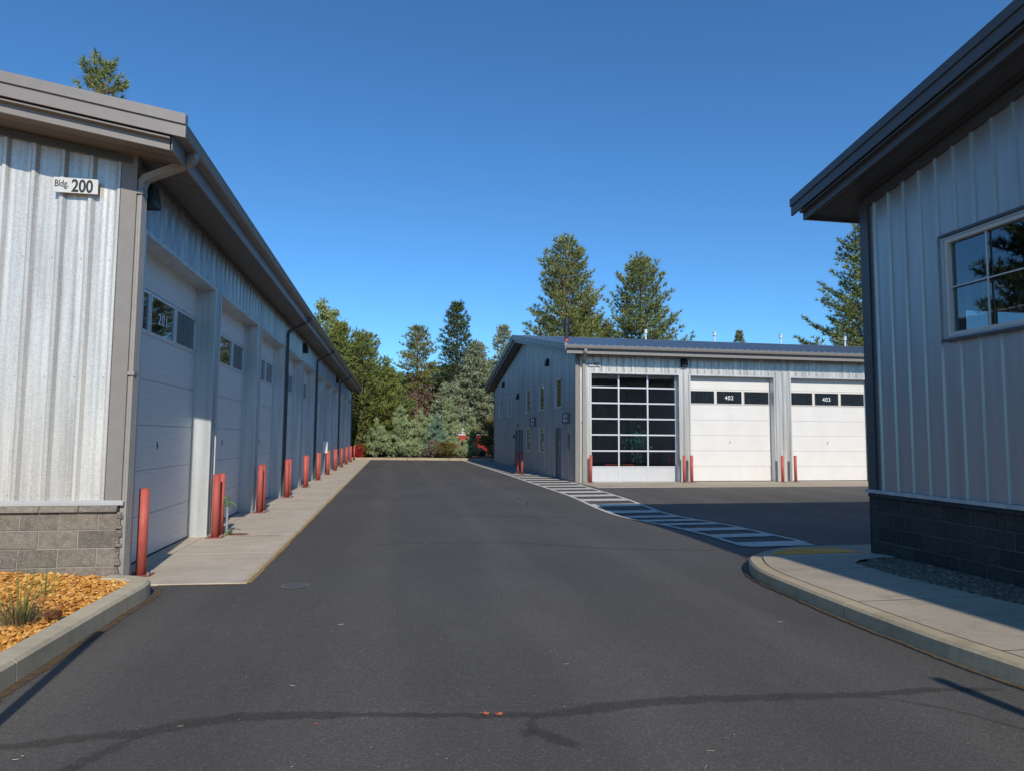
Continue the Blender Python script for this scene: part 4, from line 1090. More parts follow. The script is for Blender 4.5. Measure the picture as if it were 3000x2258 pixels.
for lab, x in zip(vl, (13.79, 17.93, 22.05, 26.21)):
    if v0 is None:
        v0 = thing('roof_vent', (x, 35.45, roofz(10.6)), lab, 'roof vent', vg)
        mb = MB(); mb.cyl((0, 0, 0), (0, 0, .46), .05, n=14); mb.build('pipe', M['alum'], v0)
        mb = MB(); mb.cyl((0, 0, .40), (0, 0, .44), .11, n=14); mb.cyl((0, 0, .44), (0, 0, .58), .085, n=14); mb.cyl((0, 0, .58), (0, 0, .61), .11, n=14); mb.build('cap', M['alum'], v0)
    else:
        v = dup(v0); v.location = (x, 35.45, roofz(10.6)); v['label'] = lab

# ---------------- building 300 (right, near)
rootC = thing('garage_building', (6.75, 8.62, 0), 'dark-shaded metal-clad building at the right edge on a charcoal block base', 'garage building')
C = Bld('C', lambda a, b: (6.75+a, 8.62-b), 31.0, 21.0, 5.38, .170, .77, .68, rootC); orgC = tuple(rootC.location)
C.roof(M['roof_tan'], M['dark_trim'], M['soffit_x'])
wC = (1.45, 3.75, 2.97, 4.18)
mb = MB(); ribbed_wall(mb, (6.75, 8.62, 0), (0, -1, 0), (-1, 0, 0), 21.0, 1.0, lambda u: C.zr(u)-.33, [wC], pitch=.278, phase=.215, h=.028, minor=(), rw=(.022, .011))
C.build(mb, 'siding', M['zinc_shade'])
nC = [(1.58, 2.08, 2.3, 3.66), (2.13, 5.0, 2.3, 3.66)]
mb = MB(); ribbed_wall(mb, (6.75, 8.62, 0), (1, 0, 0), (0, 1, 0), 31.0, .02, lambda u: C.zr(0)-.33, nC)
ribbed_wall(mb, (6.75, -12.38, 0), (1, 0, 0), (0, -1, 0), 31.0, .02, lambda u: C.zr(0)-.33, []); ribbed_wall(mb, (37.75, 8.62, 0), (0, -1, 0), (1, 0, 0), 21.0, .02, lambda u: C.zr(u)-.33, [])
C.build(mb, 'siding', M['zinc'])
for a, b, z0, z1 in nC: framed_window(rootC, (b, 0, z0), R(180), b-a, z1-z0, 'glass_window', 1, 1, ft=.025)
framed_window(rootC, (0, -1.45, 2.97), RW, 2.30, 1.21, 'glass_window', 4, 2, ft=.045, rec=.0, trim='zinc_shade')['label'] = 'wide window with eight panes, sky and trees mirrored in it'
mb = MB(); mb.box(6.68, 6.74, 4.90, 7.22, 4.214, 4.245); C.build(mb, 'window_head', M['dark_trim'])
mb = MB(); mb.box(6.67, 6.74, 4.90, 7.22, 2.905, 2.937); C.build(mb, 'window_sill', M['dark_trim'])
mb = MB(); mb.box(6.705, 6.715, 8.50, 8.665, .98, C.zr(0)-.33); mb.box(6.715, 6.87, 8.655, 8.665, .0, C.zr(0)-.33); C.build(mb, 'corner_trim', M['dark_trim'])
mb = MB(); C.bar(mb, -.052, -.036, .02, 10.5, -.46, -.33); C.build(mb, 'frieze', M['dark_trim'])
mb = MB(); mb.box(6.66, 6.74, -12.38, 8.68, .955, 1.0); C.build(mb, 'base_flashing', M['zinc_jamb'])
block_wall(rootC, orgC, (6.70, 8.63, 0), (0, -1, 0), (-1, 0, 0), 21.0, .09, 4, M['block_dark'], M['mortar_dark'], 'block_base', blk=.375, seed=8)
mb = MB(); mb.box(6.58, 6.72, -12.3, 8.66, -.1, .10); C.build(mb, 'footing', M['concrete2'])
mb = MB(); x0, x1, y0, y1 = 6.95, 14.0, -2.0, 8.4
mb.quad((x0, y0, 0), (x1, y0, 0), (x1, y0, 4.9), (x0, y0, 4.9)); mb.quad((x1, y0, 0), (x1, y1, 0), (x1, y1, 4.9), (x1, y0, 4.9)); mb.quad((x0, y0, 4.6), (x1, y0, 4.6), (x1, y1, 4.6), (x0, y1, 4.6)); mb.quad((x0, y0, .1), (x1, y0, .1), (x1, y1, .1), (x0, y1, .1))
C.build(mb, 'interior_wall', M['interior'])

# ------------------------------------------------------------------ bollards
def make_bollard(loc, label):
    t = thing('bollard', loc, label, 'bollard', 'red steel bollards guarding the garage doors')
    mb = MB(); mb.cyl((0, 0, .014), (0, 0, 1.03), .057, n=24); mb.build('post', M['red'], t, smooth=False)
    for p in t.children[0].data.polygons: p.use_smooth = abs(p.normal.z) < .5
    mb = MB(); mb.cyl((0, 0, 1.03), (0, 0, 1.036), .060, .050, 24); mb.build('cap', M['red'], t)
    mb = MB(); mb.box(-.13, .13, -.10, .10, 0, .014); mb.build('base_plate', M['red_plate'], t, bevel=.003)
    for sx in (-.10, .10):
        for sy in (-.07, .07):
            mb = MB(); mb.cyl((sx, sy, .014), (sx, sy, .03), .015, n=6); mb.cyl((sx, sy, .03), (sx, sy, .05), .008, n=8); mb.build('bolt', M['steel'], t)
    return t
bp = None
def place_bollard(x, y, z, label, rz=0):
    global bp
    if bp is None: bp = make_bollard((x, y, z), label); return bp
    b = dup(bp); b.location = (x, y, z); b.rotation_euler = (random.uniform(-.009, .009), random.uniform(-.009, .009), rz); b['label'] = label; return b
ordn = ['first', 'second', 'third', 'fourth', 'fifth', 'sixth', 'seventh', 'eighth', 'ninth', 'tenth', 'eleventh']
place_bollard(-2.965, 8.86, .016, 'red bollard nearest the camera, standing alone by the big downspout')
for k in range(10):
    y = 8.38+.37+3.27+3.69*k
    place_bollard(-2.885+.012*k+random.uniform(-.012, .012), y-.10+random.uniform(-.03, .03), .016, 'nearer red bollard of the pair between the %s and %s doors of the left building' % (ordn[k], ordn[k+1]), random.uniform(-.05, .05))
    place_bollard(-2.875+.014*k, y+.19, .016, 'farther red bollard of the pair between the %s and %s doors of the left building' % (ordn[k], ordn[k+1]), random.uniform(-.05, .05))
place_bollard(-2.74, 48.9, .016, 'single red bollard at the far end of the left building, by the red-leaved bush')
place_bollard(7.34, 24.60, .016, 'red bollard left of the glazed garage door, by the building corner')
place_bollard(11.05, 24.50, .016, 'red bollard at the right side of the glazed garage door')
place_bollard(11.36, 24.50, .016, 'red bollard at the left side of door 402')
place_bollard(15.16, 24.45, .016, 'red bollard at the right side of door 402')
place_bollard(15.72, 24.45, .016, 'red bollard at the left side of door 403')
place_bollard(5.70, 30.85, .02, 'left red bollard of the pair on the striped crossing by the double doors')
place_bollard(5.82, 30.45, .02, 'right red bollard of the pair on the striped crossing by the double doors')

# ------------------------------------------------------------------ small things by the left doors
hy = thing('yard_hydrant', (-2.765, 12.20, .016), 'green-headed yard hydrant on a galvanised pipe beside the first bollard pair', 'yard hydrant')
mb = MB(); mb.cyl((0, 0, 0), (0, 0, .50), .020, n=12); mb.cyl((0, 0, .44), (0, 0, .48), .026, n=6); mb.build('pipe', M['steel'], hy)
mb = MB(); mb.cyl((0, 0, .48), (0, 0, .60), .034, .030, 12); mb.cyl((0, 0, .60), (0, 0, .64), .022, .030, 10); mb.box(-.012, .012, -.012, .012, .62, .66)
mb.cyl((0, 0, .55), (.09, -.01, .535), .018, n=10); mb.cyl((.085, -.01, .545), (.13, -.015, .50), .018, .014, 10); mb.cyl((.125, -.014, .505), (.135, -.015, .48), .020, n=10)
mb.build('head', M['green_head'], hy)
mb = MB(); mb.cyl((-.01, .0, .645), (-.05, -.02, .62), .010, n=8); mb.cyl((-.05, -.02, .62), (-.06, -.02, .52), .009, n=8); mb.cyl((-.06, -.02, .52), (-.03, -.01, .47), .008, n=8)
mb.build('lever', M['green_head'], hy)
mb = MB(); n = 28  # thin rust-coloured disc on the pavement by the hydrant
for rr0, rr1, zz0 in ((.0, .15, .018),):
    vs = [(-2.60+1.25*rr1*(1+.08*math.sin(3*i))*math.cos(2*math.pi*i/n), 12.26+rr1*.85*(1+.08*math.cos(2*i))*math.sin(2*math.pi*i/n), .020) for i in range(n)]
    mb.add(vs, [tuple(range(n))])
    vs2 = [(x, y, .010) for x, y, z in vs]; mb.add(vs+vs2, [(i, (i+1) % n, n+(i+1) % n, n+i) for i in range(n)])
tag(mb.build('rust_disc', M['rust']), 'rust-brown round disc on the pavement at the hydrant foot', 'access lid')
mb = MB(); mb.cur = 0
for a, b, c, d in ((-2.52, -1.86, 11.95, 11.965), (-2.52, -1.86, 12.12, 12.135), (-2.52, -2.505, 11.965, 12.12), (-1.875, -1.86, 11.965, 12.12)): mb.box(a, b, c, d, .0, .0185)
mb.box(-2.50, -1.88, 11.967, 12.118, .0, .0175)
tag(mb.build('utility_box_lid', M['concrete2']), 'faint rectangular concrete box lid flush in the pavement right of the hydrant', 'utility lid')
wb = thing('electrical_box', (-2.95, 30.35, .95), 'white electrical box hanging on the pier above a far bollard pair', 'electrical box')
mb = MB(); mb.box(-.10, .11, -.10, .10, 0, .50); mb.build('case', M['box_white'], wb, bevel=.008)
mb = MB(); mb.box(-.085, .095, -.112, -.101, .03, .47); mb.build('cover', M['box_white'], wb, bevel=.003)
mb = MB(); mb.cyl((-.02, .03, 0), (-.02, .03, -.93), .02, n=10); mb.build('conduit', M['steel'], wb)

# ------------------------------------------------------------------ vegetation
def np_mesh(name, V, T, mat, parent=None, smooth=False):
    me = bpy.data.meshes.new(name)
    V = np.asarray(V, np.float32); T = np.asarray(T, np.int32); k = T.shape[1]
    me.vertices.add(len(V)); me.vertices.foreach_set('co', V.ravel())
    me.loops.add(T.size); me.loops.foreach_set('vertex_index', T.ravel())
    me.polygons.add(len(T)); me.polygons.foreach_set('loop_start', np.arange(0, T.size, k, dtype=np.int32)); me.polygons.foreach_set('loop_total', np.full(len(T), k, np.int32))
    me.update(calc_edges=True); me.validate(); me.materials.append(mat)
    o = bpy.data.objects.new(name, me); COL.objects.link(o)
    if parent: o.parent = parent
    return o
def unit(v): return v/np.maximum(1e-9, np.linalg.norm(v, axis=-1, keepdims=True))
def needles(C, D, rng, n, length, width, spread):
    """n thin triangles round each centre C, leaning along D"""
    m_ = len(C); C = np.repeat(C, n, 0); D = np.repeat(D, n, 0)
    d = unit(D+rng.normal(0, spread, C.shape)); s_ = unit(np.cross(d, rng.normal(0, 1, C.shape)))
    L = length*rng.uniform(.6, 1.15, (len(C), 1)); w = width*rng.uniform(.7, 1.3, (len(C), 1))
    a = C-d*L*.12-s_*w*.5; b = C-d*L*.12+s_*w*.5; c = C+d*L
    V = np.stack([a, b, c], 1).reshape(-1, 3); return V, np.arange(len(V)).reshape(-1, 3)
def leaves(C, rng, n, cl, size):
    C = np.repeat(C, n, 0)+rng.normal(0, cl, (len(C)*n, 3))
    a = unit(rng.normal(0, 1, C.shape)); b = unit(np.cross(a, rng.normal(0, 1, C.shape))); s_ = size*rng.uniform(.6, 1.3, (len(C), 1))
    V = np.stack([C-a*s_, C+b*s_*.6, C+a*s_, C-b*s_*.6], 1).reshape(-1, 3); return V, np.arange(len(V)).reshape(-1, 4)
def limbs(segs, name, mat, parent, n=5):
    mb = MB()
    for p, q, r_0, r_1 in segs: mb.cyl(p, q, r_0, r_1, n, False)
    return mb.build(name, mat, parent, smooth=True)
def conifer(name, loc, h, rad, label, mat, seed, base=.12, shape=1.0, dens=1.0, tuft=.34, tw=.055, nn=11, up=.15, droop=0, bark='bark', tr=.22, group=None, gaps=.25, blen=1.0, dead=False, cat='pine tree', lean=0, twiglen=.7, lev=3.3):
    """whorled conifer: branches off a tapered trunk, needle tufts along each branch and on its side twigs"""
    rng = np.random.default_rng(seed); t = thing(name, loc, label, cat, group)
    segs = []; C, D = [], []
    curve = [np.array([lean*(k/8)**2*h*.06+math.sin(k*1.3+seed)*.05*h/20, math.cos(k*1.1+seed)*.05*h/20, h*k/8]) for k in range(9)]
    def axis(z): k = min(7.999, max(0, z/h*8)); i = int(k); return curve[i]+(curve[i+1]-curve[i])*(k-i)
    for k in range(8): segs.append((curve[k], curve[k+1], tr*(1-k/8)**.8+.02, tr*(1-(k+1)/8)**.8+.015))
    z = h*base; 
    while z < h*.985:
        fr = (z/h-base)/(1-base)
        prof = rad*min(1, (.35+2.2*fr) if base > .3 else 1.0)*max(.03, (1-fr))**(.62*shape)
        nb = rng.integers(4, 7)
        ph = rng.uniform(0, 6.28)
        for b in range(nb):
            if rng.random() < gaps*.6: continue
            az = ph+b*2*math.pi/nb+rng.normal(0, .25); L = prof*rng.uniform(.62, 1.12)*blen
            if rng.random() < gaps*.5: L *= .5
            o_ = axis(z); el = up+.5*fr+rng.normal(0, .10)
            d = np.array([math.cos(az)*math.cos(el), math.sin(az)*math.cos(el), math.sin(el)])
            ns = max(2, int(L/(.42)))
            pts = [o_+d*L*k/ns+np.array([0, 0, (up*.6-droop)*L*(k/ns)**2]) for k in range(ns+1)]
            for k in range(ns): segs.append((pts[k], pts[k+1], .035*(1-k/ns)*L/3+.012, .035*(1-(k+1)/ns)*L/3+.010))
            side = unit(np.cross(d, [0, 0, 1.0]))
            for k in range(1, ns+1):
                fk = k/ns
                if fk < .28 and L > 1.2: continue
                if k == ns or rng.random() < .8*dens: C.append(pts[k]); D.append(d+np.array([0, 0, .5]))
                for sgn in (-1, 1):
                    if rng.random() > .92*dens: continue
                    tl = twiglen*(L*.34)*(1.15-fk)*rng.uniform(.6, 1.3)+.22
                    td = unit(d*.65+side*sgn*rng.uniform(.6, 1.1)+np.array([0, 0, rng.uniform(-.05, .35)-droop*.6]))
                    e = pts[k]+td*tl; segs.append((pts[k], e, .012, .008))
                    m_ = max(1, int(tl/(tuft*.85)))
                    for q in range(1, m_+1): C.append(pts[k]+td*tl*q/m_+rng.normal(0, .05, 3)); D.append(td+np.array([0, 0, .45-droop]))
        z += h*(1-base)/max(20, h*(1-base)*lev)*rng.uniform(.75, 1.25)
    C.append(curve[8]); D.append(np.array([0, 0, 1.0])); C.append(curve[8]-np.array([0, 0, .25])); D.append(np.array([.2, 0, 1.0]))
    C = np.array(C); D = unit(np.array(D))
    V, T = needles(C, D, rng, nn, tuft, tw, .62)
    np_mesh('crown', V, T, M[mat], t)
    limbs(segs, 'trunk', M[bark], t)
    if dead:
        ds = []
        for k in range(110):
            z = h*rng.uniform(.16, base+.10); az = rng.uniform(0, 6.28); L = rad*rng.uniform(.3, .9); p = axis(z)
            d = np.array([math.cos(az), math.sin(az), rng.uniform(-.45, .2)]); q = p+d*L; ds.append((p, q, .022, .010))
            for j in range(5):
                s0 = p+d*L*rng.uniform(.3, 1); ds.append((s0, s0+rng.normal(0, .35, 3)*np.array([1, 1, .7]), .010, .005))
        limbs(ds, 'dead_branches', M['dead'], t, 3)
        Cd = np.array([a_+(b_-a_)*rng.uniform(.3, 1)+rng.normal(0, .12, 3) for a_, b_, _, _ in ds for _k in range(2)])
        V, T = needles(Cd, unit(rng.normal(0, 1, Cd.shape)), rng, 7, .26, .04, .6); np_mesh('dead_needles', V, T, M['dead_needle'], t)
    return t
def broadleaf(name, loc, h, rad, label, mat, seed, base=.2, n=1400, per=9, size=.085, cl=.17, cat='tree', group=None, bark='twig_pale', top=1.0, tr=.12, wob=.35, trunkname='trunk'):
    rng = np.random.default_rng(seed); t = thing(name, loc, label, cat, group)
    segs = []; C = []
    tips = []
    main = [np.array([0, 0, 0.0])]
    for k in range(1, 9): main.append(np.array([rng.normal(0, .03*rad)*k*.5, rng.normal(0, .03*rad)*k*.5, h*.97*k/8]))
    for k in range(8): segs.append((main[k], main[k+1], tr*(1-k/8)+.015, tr*(1-(k+1)/8)+.012))
    nbr = int(26+h*3)
    for b in range(nbr):
        fr = rng.uniform(base*.7, .97); k = fr*8; i = min(7, int(k)); p = main[i]+(main[i+1]-main[i])*(k-i)
        prof = rad*(math.sin(math.pi*min(1, max(0.02, (fr-base*.6)/(1-base*.6))**.75))**.7)*top
        az = rng.uniform(0, 6.28); L = max(.25, prof*rng.uniform(.55, 1.2)); d = np.array([math.cos(az), math.sin(az), rng.uniform(.25, .9)]); d = unit(d)
        q = p+d*L; segs.append((p, q, .03, .012)); tips.append((p, d, L))
        for j in range(4):
            s0 = p+d*L*rng.uniform(.35, 1); e = s0+unit(d+rng.normal(0, .6, 3))*L*rng.uniform(.2, .5); segs.append((s0, e, .012, .006)); tips.append((s0, unit(e-s0), np.linalg.norm(e-s0)))
    w = np.array([x[2] for x in tips]); w = w/w.sum()
    idx = rng.choice(len(tips), n, p=w)
    for i in idx: p, d, L = tips[i]; C.append(p+d*L*rng.uniform(.25, 1.12)+rng.normal(0, .10*wob*rad/2+.03, 3))
    V, T = leaves(np.array(C), rng, per, cl, size)
    np_mesh('crown', V, T, M[mat], t); limbs(segs, trunkname, M[bark], t, 4); return t
def spray_shrub(name, loc, h, rad, label, mat, seed, n=2200, group=None, cat='juniper', nn=9, ln=.24, wd=.035, base=0, shape=.75, lobes=0):
    """juniper-like mass of feathery upward sprays"""
    rng = np.random.default_rng(seed); t = thing(name, loc, label, cat, group); segs = [((0, 0, 0), (0, 0, h*.8), .09, .02)]
    C, D = [], []; nb = 90
    tops = [(rng.uniform(-.45, .45)*rad, rng.uniform(-.3, .3)*rad, rng.uniform(.62, 1.0)) for _ in range(lobes)]+[(0, 0, 1.0)]
    for b in range(nb):
        fr = rng.uniform(.02, .92); az = rng.uniform(0, 6.28); tx, ty, th = tops[rng.integers(len(tops))]
        L = rad*max(.12, (1-fr))**shape*rng.uniform(.55, 1.1); H = h*th
        p = np.array([tx*fr, ty*fr, fr*H]); d = unit(np.array([math.cos(az), math.sin(az), rng.uniform(.25, .9)])); q = p+d*L
        segs.append((p, q, .02, .008)); m_ = int(n/nb)
        for j in range(m_):
            s_ = rng.uniform(.15, 1.08); c = p+d*L*s_+rng.normal(0, .12, 3)*np.array([1, 1, .8])*L*.9; C.append(c); D.append(unit(d*.5+np.array([0, 0, .9])+rng.normal(0, .25, 3)))
    for tx, ty, th in tops:
        for j in range(26): C.append(np.array([tx, ty, h*th*rng.uniform(.8, 1.0)])+rng.normal(0, .06, 3)); D.append(np.array([0, 0, 1.0]))
    C = np.array(C); C[:, 2] = np.maximum(C[:, 2], .03)
    V, T = needles(C, np.array(D), rng, nn, ln, wd, .45); V[:, 2] = np.maximum(V[:, 2], .0)
    np_mesh('foliage', V, T, M[mat], t); limbs(segs, 'stem', M['bark'], t, 4); return t

Zg = .12
gT = 'trees beyond the far kerb'; gJ = 'low junipers along the far kerb'
broadleaf('aspen_tree', (-6.3, 58, Zg), 14.0, 2.0, 'tall thin pale-leaved aspen rising highest over the left roof', 'aspen', 11, .25, 1900, 8, .085, .15, 'aspen tree', gT)
broadleaf('aspen_tree', (-4.5, 57, Zg), 11.6, 2.7, 'fuller yellow-green aspen just right of the tallest aspen', 'aspen', 12, .1, 3400, 8, .09, .17, 'aspen tree', gT)
broadleaf('aspen_tree', (-9.4, 56, Zg), 10.8, 2.6, 'aspen mostly hidden behind the left roof', 'aspen', 13, .1, 2600, 8, .09, .17, 'aspen tree', gT)
broadleaf('deciduous_tree', (-5.6, 54.5, Zg), 9.0, 2.4, 'leafy green tree filling the space under the aspens', 'leaf_green', 14, .05, 3200, 9, .09, .18, 'tree', gT)
conifer('pine_tree', (-2.6, 53.6, Zg), 9.4, 3.1, 'dense olive-green pine with low branches at the end of the left pavement', 'pine_olive', 21, .03, .80, 1.0, .30, .06, 15, .3, 0, 'bark', .2, gT, .06, 1.0, twiglen=1.1, lev=4.6)
conifer('pine_tree', (-4.4, 55.4, Zg), 10.2, 2.6, 'olive pine standing behind the end of the left roof', 'pine_olive', 22, .05, .85, 1.0, .30, .06, 14, .3, 0, 'bark', .2, gT, .1, twiglen=1.1, lev=4.2)
broadleaf('deciduous_tree', (-.6, 57.5, Zg), 8.6, 1.15, 'slim light-green deciduous tree with thin top twigs, right of the olive pine', 'leaf_green', 23, .1, 1900, 8, .08, .16, 'tree', gT)
conifer('pine_tree', (-.9, 54.9, Zg), 6.5, 2.2, 'shorter dark-green pine between the olive pine and the half-bare ponderosa', 'pine_olive', 24, .03, .62, 1.0, .28, .06, 14, .3, 0, 'bark', .14, gT, .05, twiglen=1.1, lev=4.8)
broadleaf('deciduous_tree', (.0, 59.5, Zg), 7.2, 1.4, 'rounded bright-green tree left of the ponderosa trunk', 'leaf_green', 25, .03, 3600, 9, .085, .18, 'tree', gT)
conifer('pine_tree', (1.9, 60, Zg), 11.2, 2.3, 'ponderosa pine with orange trunk, bare below and green only on top', 'pine', 26, .50, .80, .95, .34, .06, 11, .1, .05, 'bark_orange', .20, gT, .18, dead=True, lev=5.2, twiglen=.9)
conifer('pine_tree', (5.8, 64, Zg), 14.4, 3.0, 'tallest dark narrow pine in the centre gap', 'pine_dark', 27, .12, .95, 1.0, .38, .065, 12, .05, .0, 'bark', .24, gT, .15, lev=4.2, twiglen=.8)
conifer('pine_tree', (7.9, 66.5, Zg), 10.9, 2.0, 'dark pine top peeking between the tall dark pine and the blue spruce', 'pine_dark', 28, .1, 1.0, 1.0, .38, .07, 13, .05, 0, 'bark', .2, gT, .1, lev=4.5)
conifer('pine_tree', (3.9, 67, Zg), 8.2, 2.8, 'background dark pine filling the gap behind the ponderosa', 'pine_dark', 29, .03, .6, 1.0, .38, .07, 14, .1, 0, 'bark', .2, gT, .05, lev=4.5, twiglen=1)
conifer('spruce_tree', (7.2, 59.6, Zg), 10.0, 3.1, 'large silvery blue spruce beside the gable of the back building', 'spruce', 31, .03, .95, 1.0, .27, .07, 16, .0, .16, 'bark', .18, gT, .03, cat='spruce tree', twiglen=1.2, lev=5.2)
conifer('spruce_tree', (4.8, 58.5, Zg), 6.0, 2.3, 'smaller silvery spruce left of the large blue spruce', 'spruce', 32, .03, .7, 1.0, .27, .07, 15, .0, .15, 'bark', .14, gT, .05, cat='spruce tree', twiglen=1.2, lev=5.5)
conifer('spruce_tree', (9.9, 58, Zg), 8.5, 2.6, 'blue spruce half hidden by the gable eave', 'spruce', 33, .03, .7, 1.0, .27, .07, 15, .0, .15, 'bark', .16, gT, .05, cat='spruce tree', twiglen=1.2, lev=5)
conifer('spruce_tree', (11.3, 70, Zg), 13.4, 2.2, 'pale spruce tip standing over the gable ridge', 'spruce', 34, .1, .8, 1.0, .34, .08, 13, .0, .1, 'bark', .2, gT, .15, cat='spruce tree', lev=3.6)
for i, (x, y, hh, rr) in enumerate([(-8.5, 62, 8.5, 2.8), (-3.0, 63, 7.8, 2.8), (.8, 65, 6.6, 2.6), (2.2, 70, 7.4, 3.0), (6.3, 71, 8.6, 3.0), (9.6, 72, 9.2, 3.0), (13.5, 64, 6.6, 2.8)]):
    conifer('pine_tree', (x, y, Zg), hh, rr, ['dark back-row pine behind the aspens', 'dark back-row pine behind the olive pine at the left pavement', 'dark back-row pine behind the rounded bright-green tree', 'dark back-row pine behind the orange ponderosa trunk', 'dark back-row pine behind the tallest dark narrow pine', 'dark back-row pine behind the large blue spruce', 'dark back-row pine hidden beyond the gable eave'][i], 'pine_dark', 300+i, .02, .55, 1.0, .42, .09, 13, .15, 0, 'bark', .2, 'dark screening pines in the back row', .03, lev=3.6, twiglen=1.1)
gP = 'tall pines behind the back building'
conifer('pine_tree', (17.2, 66, Zg), 21.8, 6.4, 'tallest pine behind the flue pipe', 'pine', 41, .16, .92, 1.0, .50, .085, 12, .28, 0, 'bark_orange', .30, gP, .18, twiglen=1.0, lev=2.5)
conifer('pine_tree', (25.3, 66.5, Zg), 20.2, 6.3, 'broad pine right of the tallest pine, over the ridge vents', 'pine', 42, .16, .82, .95, .50, .085, 12, .25, 0, 'bark', .30, gP, .22, twiglen=1.0, lev=2.4)
conifer('pine_tree', (48.6, 62, Zg), 23.8, 7.4, 'pine cut off by the dark corner of the right building', 'pine', 43, .2, .90, .95, .56, .09, 12, .25, 0, 'bark', .34, gP, .22, twiglen=.9, lev=2.1)
conifer('pine_tree', (21.5, 72, Zg), 14.5, 5.0, 'lower pine filling the gap between the two broad pines', 'pine', 44, .1, .6, 1.0, .52, .10, 13, .25, 0, 'bark', .3, gP, .1, lev=2.8)
conifer('pine_tree', (54.9, 100, Zg), 19.0, 1.9, 'tiny distant treetop over the ridge between two vents', 'pine', 45, .3, .9, .8, .5, .09, 9, .1, 0, 'bark', .2, gP, .2)
conifer('pine_tree', (-18.5, 45, 0), 25.2, 3.6, 'pine top showing above the left roof', 'pine', 46, .45, .70, .9, .50, .07, 13, .30, 0, 'bark_orange', .3, None, .45, twiglen=.8, lev=2.0)
conifer('pine_tree', (-27, 33.5, 0), 26.0, 5.6, 'dark pine out of view mirrored in the wide window', 'pine_dark', 47, .1, .7, 1.0, .6, .10, 12, .15, 0, 'bark', .35, None, .15, twiglen=.9)
# junipers
spray_shrub('juniper', (-1.3, 52.0, Zg), 2.9, 1.3, 'leftmost low juniper at the foot of the olive pines', 'juniper', 51, 2000, gJ, lobes=2)
spray_shrub('juniper', (.5, 52.4, Zg), 3.9, 1.5, 'pale green pointed juniper second from the left', 'juniper', 52, 2600, gJ, lobes=1)
spray_shrub('juniper', (2.1, 52.6, Zg), 3.7, 1.5, 'pale green juniper in front of the ponderosa trunk', 'juniper', 53, 2600, gJ, lobes=2)
spray_shrub('juniper', (3.2, 52.1, Zg), 3.3, 1.2, 'bluish juniper in the middle of the row', 'juniper_blue', 54, 2200, gJ, lobes=1)
spray_shrub('juniper', (4.35, 53.0, Zg), 4.7, 1.25, 'tallest juniper of the row, left of the red trailer', 'juniper', 55, 2800, gJ, lobes=2)
spray_shrub('juniper', (5.85, 51.6, Zg), 3.1, .85, 'rightmost juniper in front of the red trailer', 'juniper', 56, 2000, gJ, lobes=1)
for i, (x, y, hh, rr, lab) in enumerate([(-2.4, 51.5, .9, 1.0, 'low scrubby bush at the left end of the far kerb'), (1.3, 51.0, 1.0, 1.2, 'low scrubby bush below the second and third junipers'), (3.9, 50.8, 1.0, 1.2, 'low scrubby bush below the bluish juniper'), (5.4, 50.6, .8, 1.0, 'low scrubby bush below the red trailer')]):
    spray_shrub('low_bush', (x, y, Zg), hh, rr, lab, 'juniper' if i % 2 else 'bush_olive', 60+i, 1100, 'low scrub along the far kerb', 'bush', 8, .18, .035, 0, .5, 2)
spray_shrub('dead_bush', (2.9, 51.2, Zg), 1.3, .9, 'brown dead twiggy bush between the junipers', 'dead', 66, 500, None, 'bush', 6, .22, .016, 0, .5, 1)
broadleaf('rounded_shrub', (7.55, 50.6, Zg), 2.9, 1.15, 'rounded olive-brown shrub at the far corner of the back building', 'bush_olive', 67, .02, 1700, 9, .05, .13, 'shrub', None, 'bark', 1.1)
broadleaf('red_bush', (-2.62, 50.6, .1), .75, .40, 'red-leaved bush past the last bollard', 'red_leaf', 68, .02, 200, 8, .05, .10, 'bush', None, 'bark', 1.0, .03)

# things beyond the trees
tr = thing('utility_trailer', (6.30, 54.4, .1), 'red box trailer seen through the junipers', 'trailer')
mb = MB(); mb.box(-1.3, 1.3, 0, 1.6, .35, 1.75); mb.build('box', M['fence_red'], tr, bevel=.02)
mb = MB(); mb.box(-1.34, 1.34, -.04, 1.64, 1.75, 1.83); mb.build('rim', M['camper'], tr)
for sx in (-.75, .75): mb = MB(); mb.cyl((sx, -.06, .33), (sx, .12, .33), .33, n=18); mb.build('wheel', M['rubber'], tr)
cm = thing('camper_shell', (5.9, 57.2, .1), 'white camper roof showing above the red trailer', 'camper')
mb = MB(); mb.box(-.95, .95, 0, 3.2, .5, 2.35); mb.build('body', M['camper'], cm, bevel=.12, seg=3)
mb = MB(); mb.box(-.5, .5, -.012, .0, 1.4, 1.9); mb.build('window', M['glass_dark'], cm)
for sx in (-.8, .8): mb = MB(); mb.cyl((sx-.1, .8, .33), (sx+.1, .8, .33), .33, n=18); mb.build('wheel', M['rubber'], cm)
bb = thing('dumpster', (-1.9, 58.5, .1), 'small blue container glimpsed through the olive pine', 'container')
mb = MB(); mb.box(-.6, .6, 0, 1.0, .15, 1.55); mb.build('bin', M['blue'], bb, bevel=.02)
mb = MB(); mb.box(-.64, .64, -.04, 1.04, 1.55, 1.62); mb.build('lid', M['blue'], bb, bevel=.01)

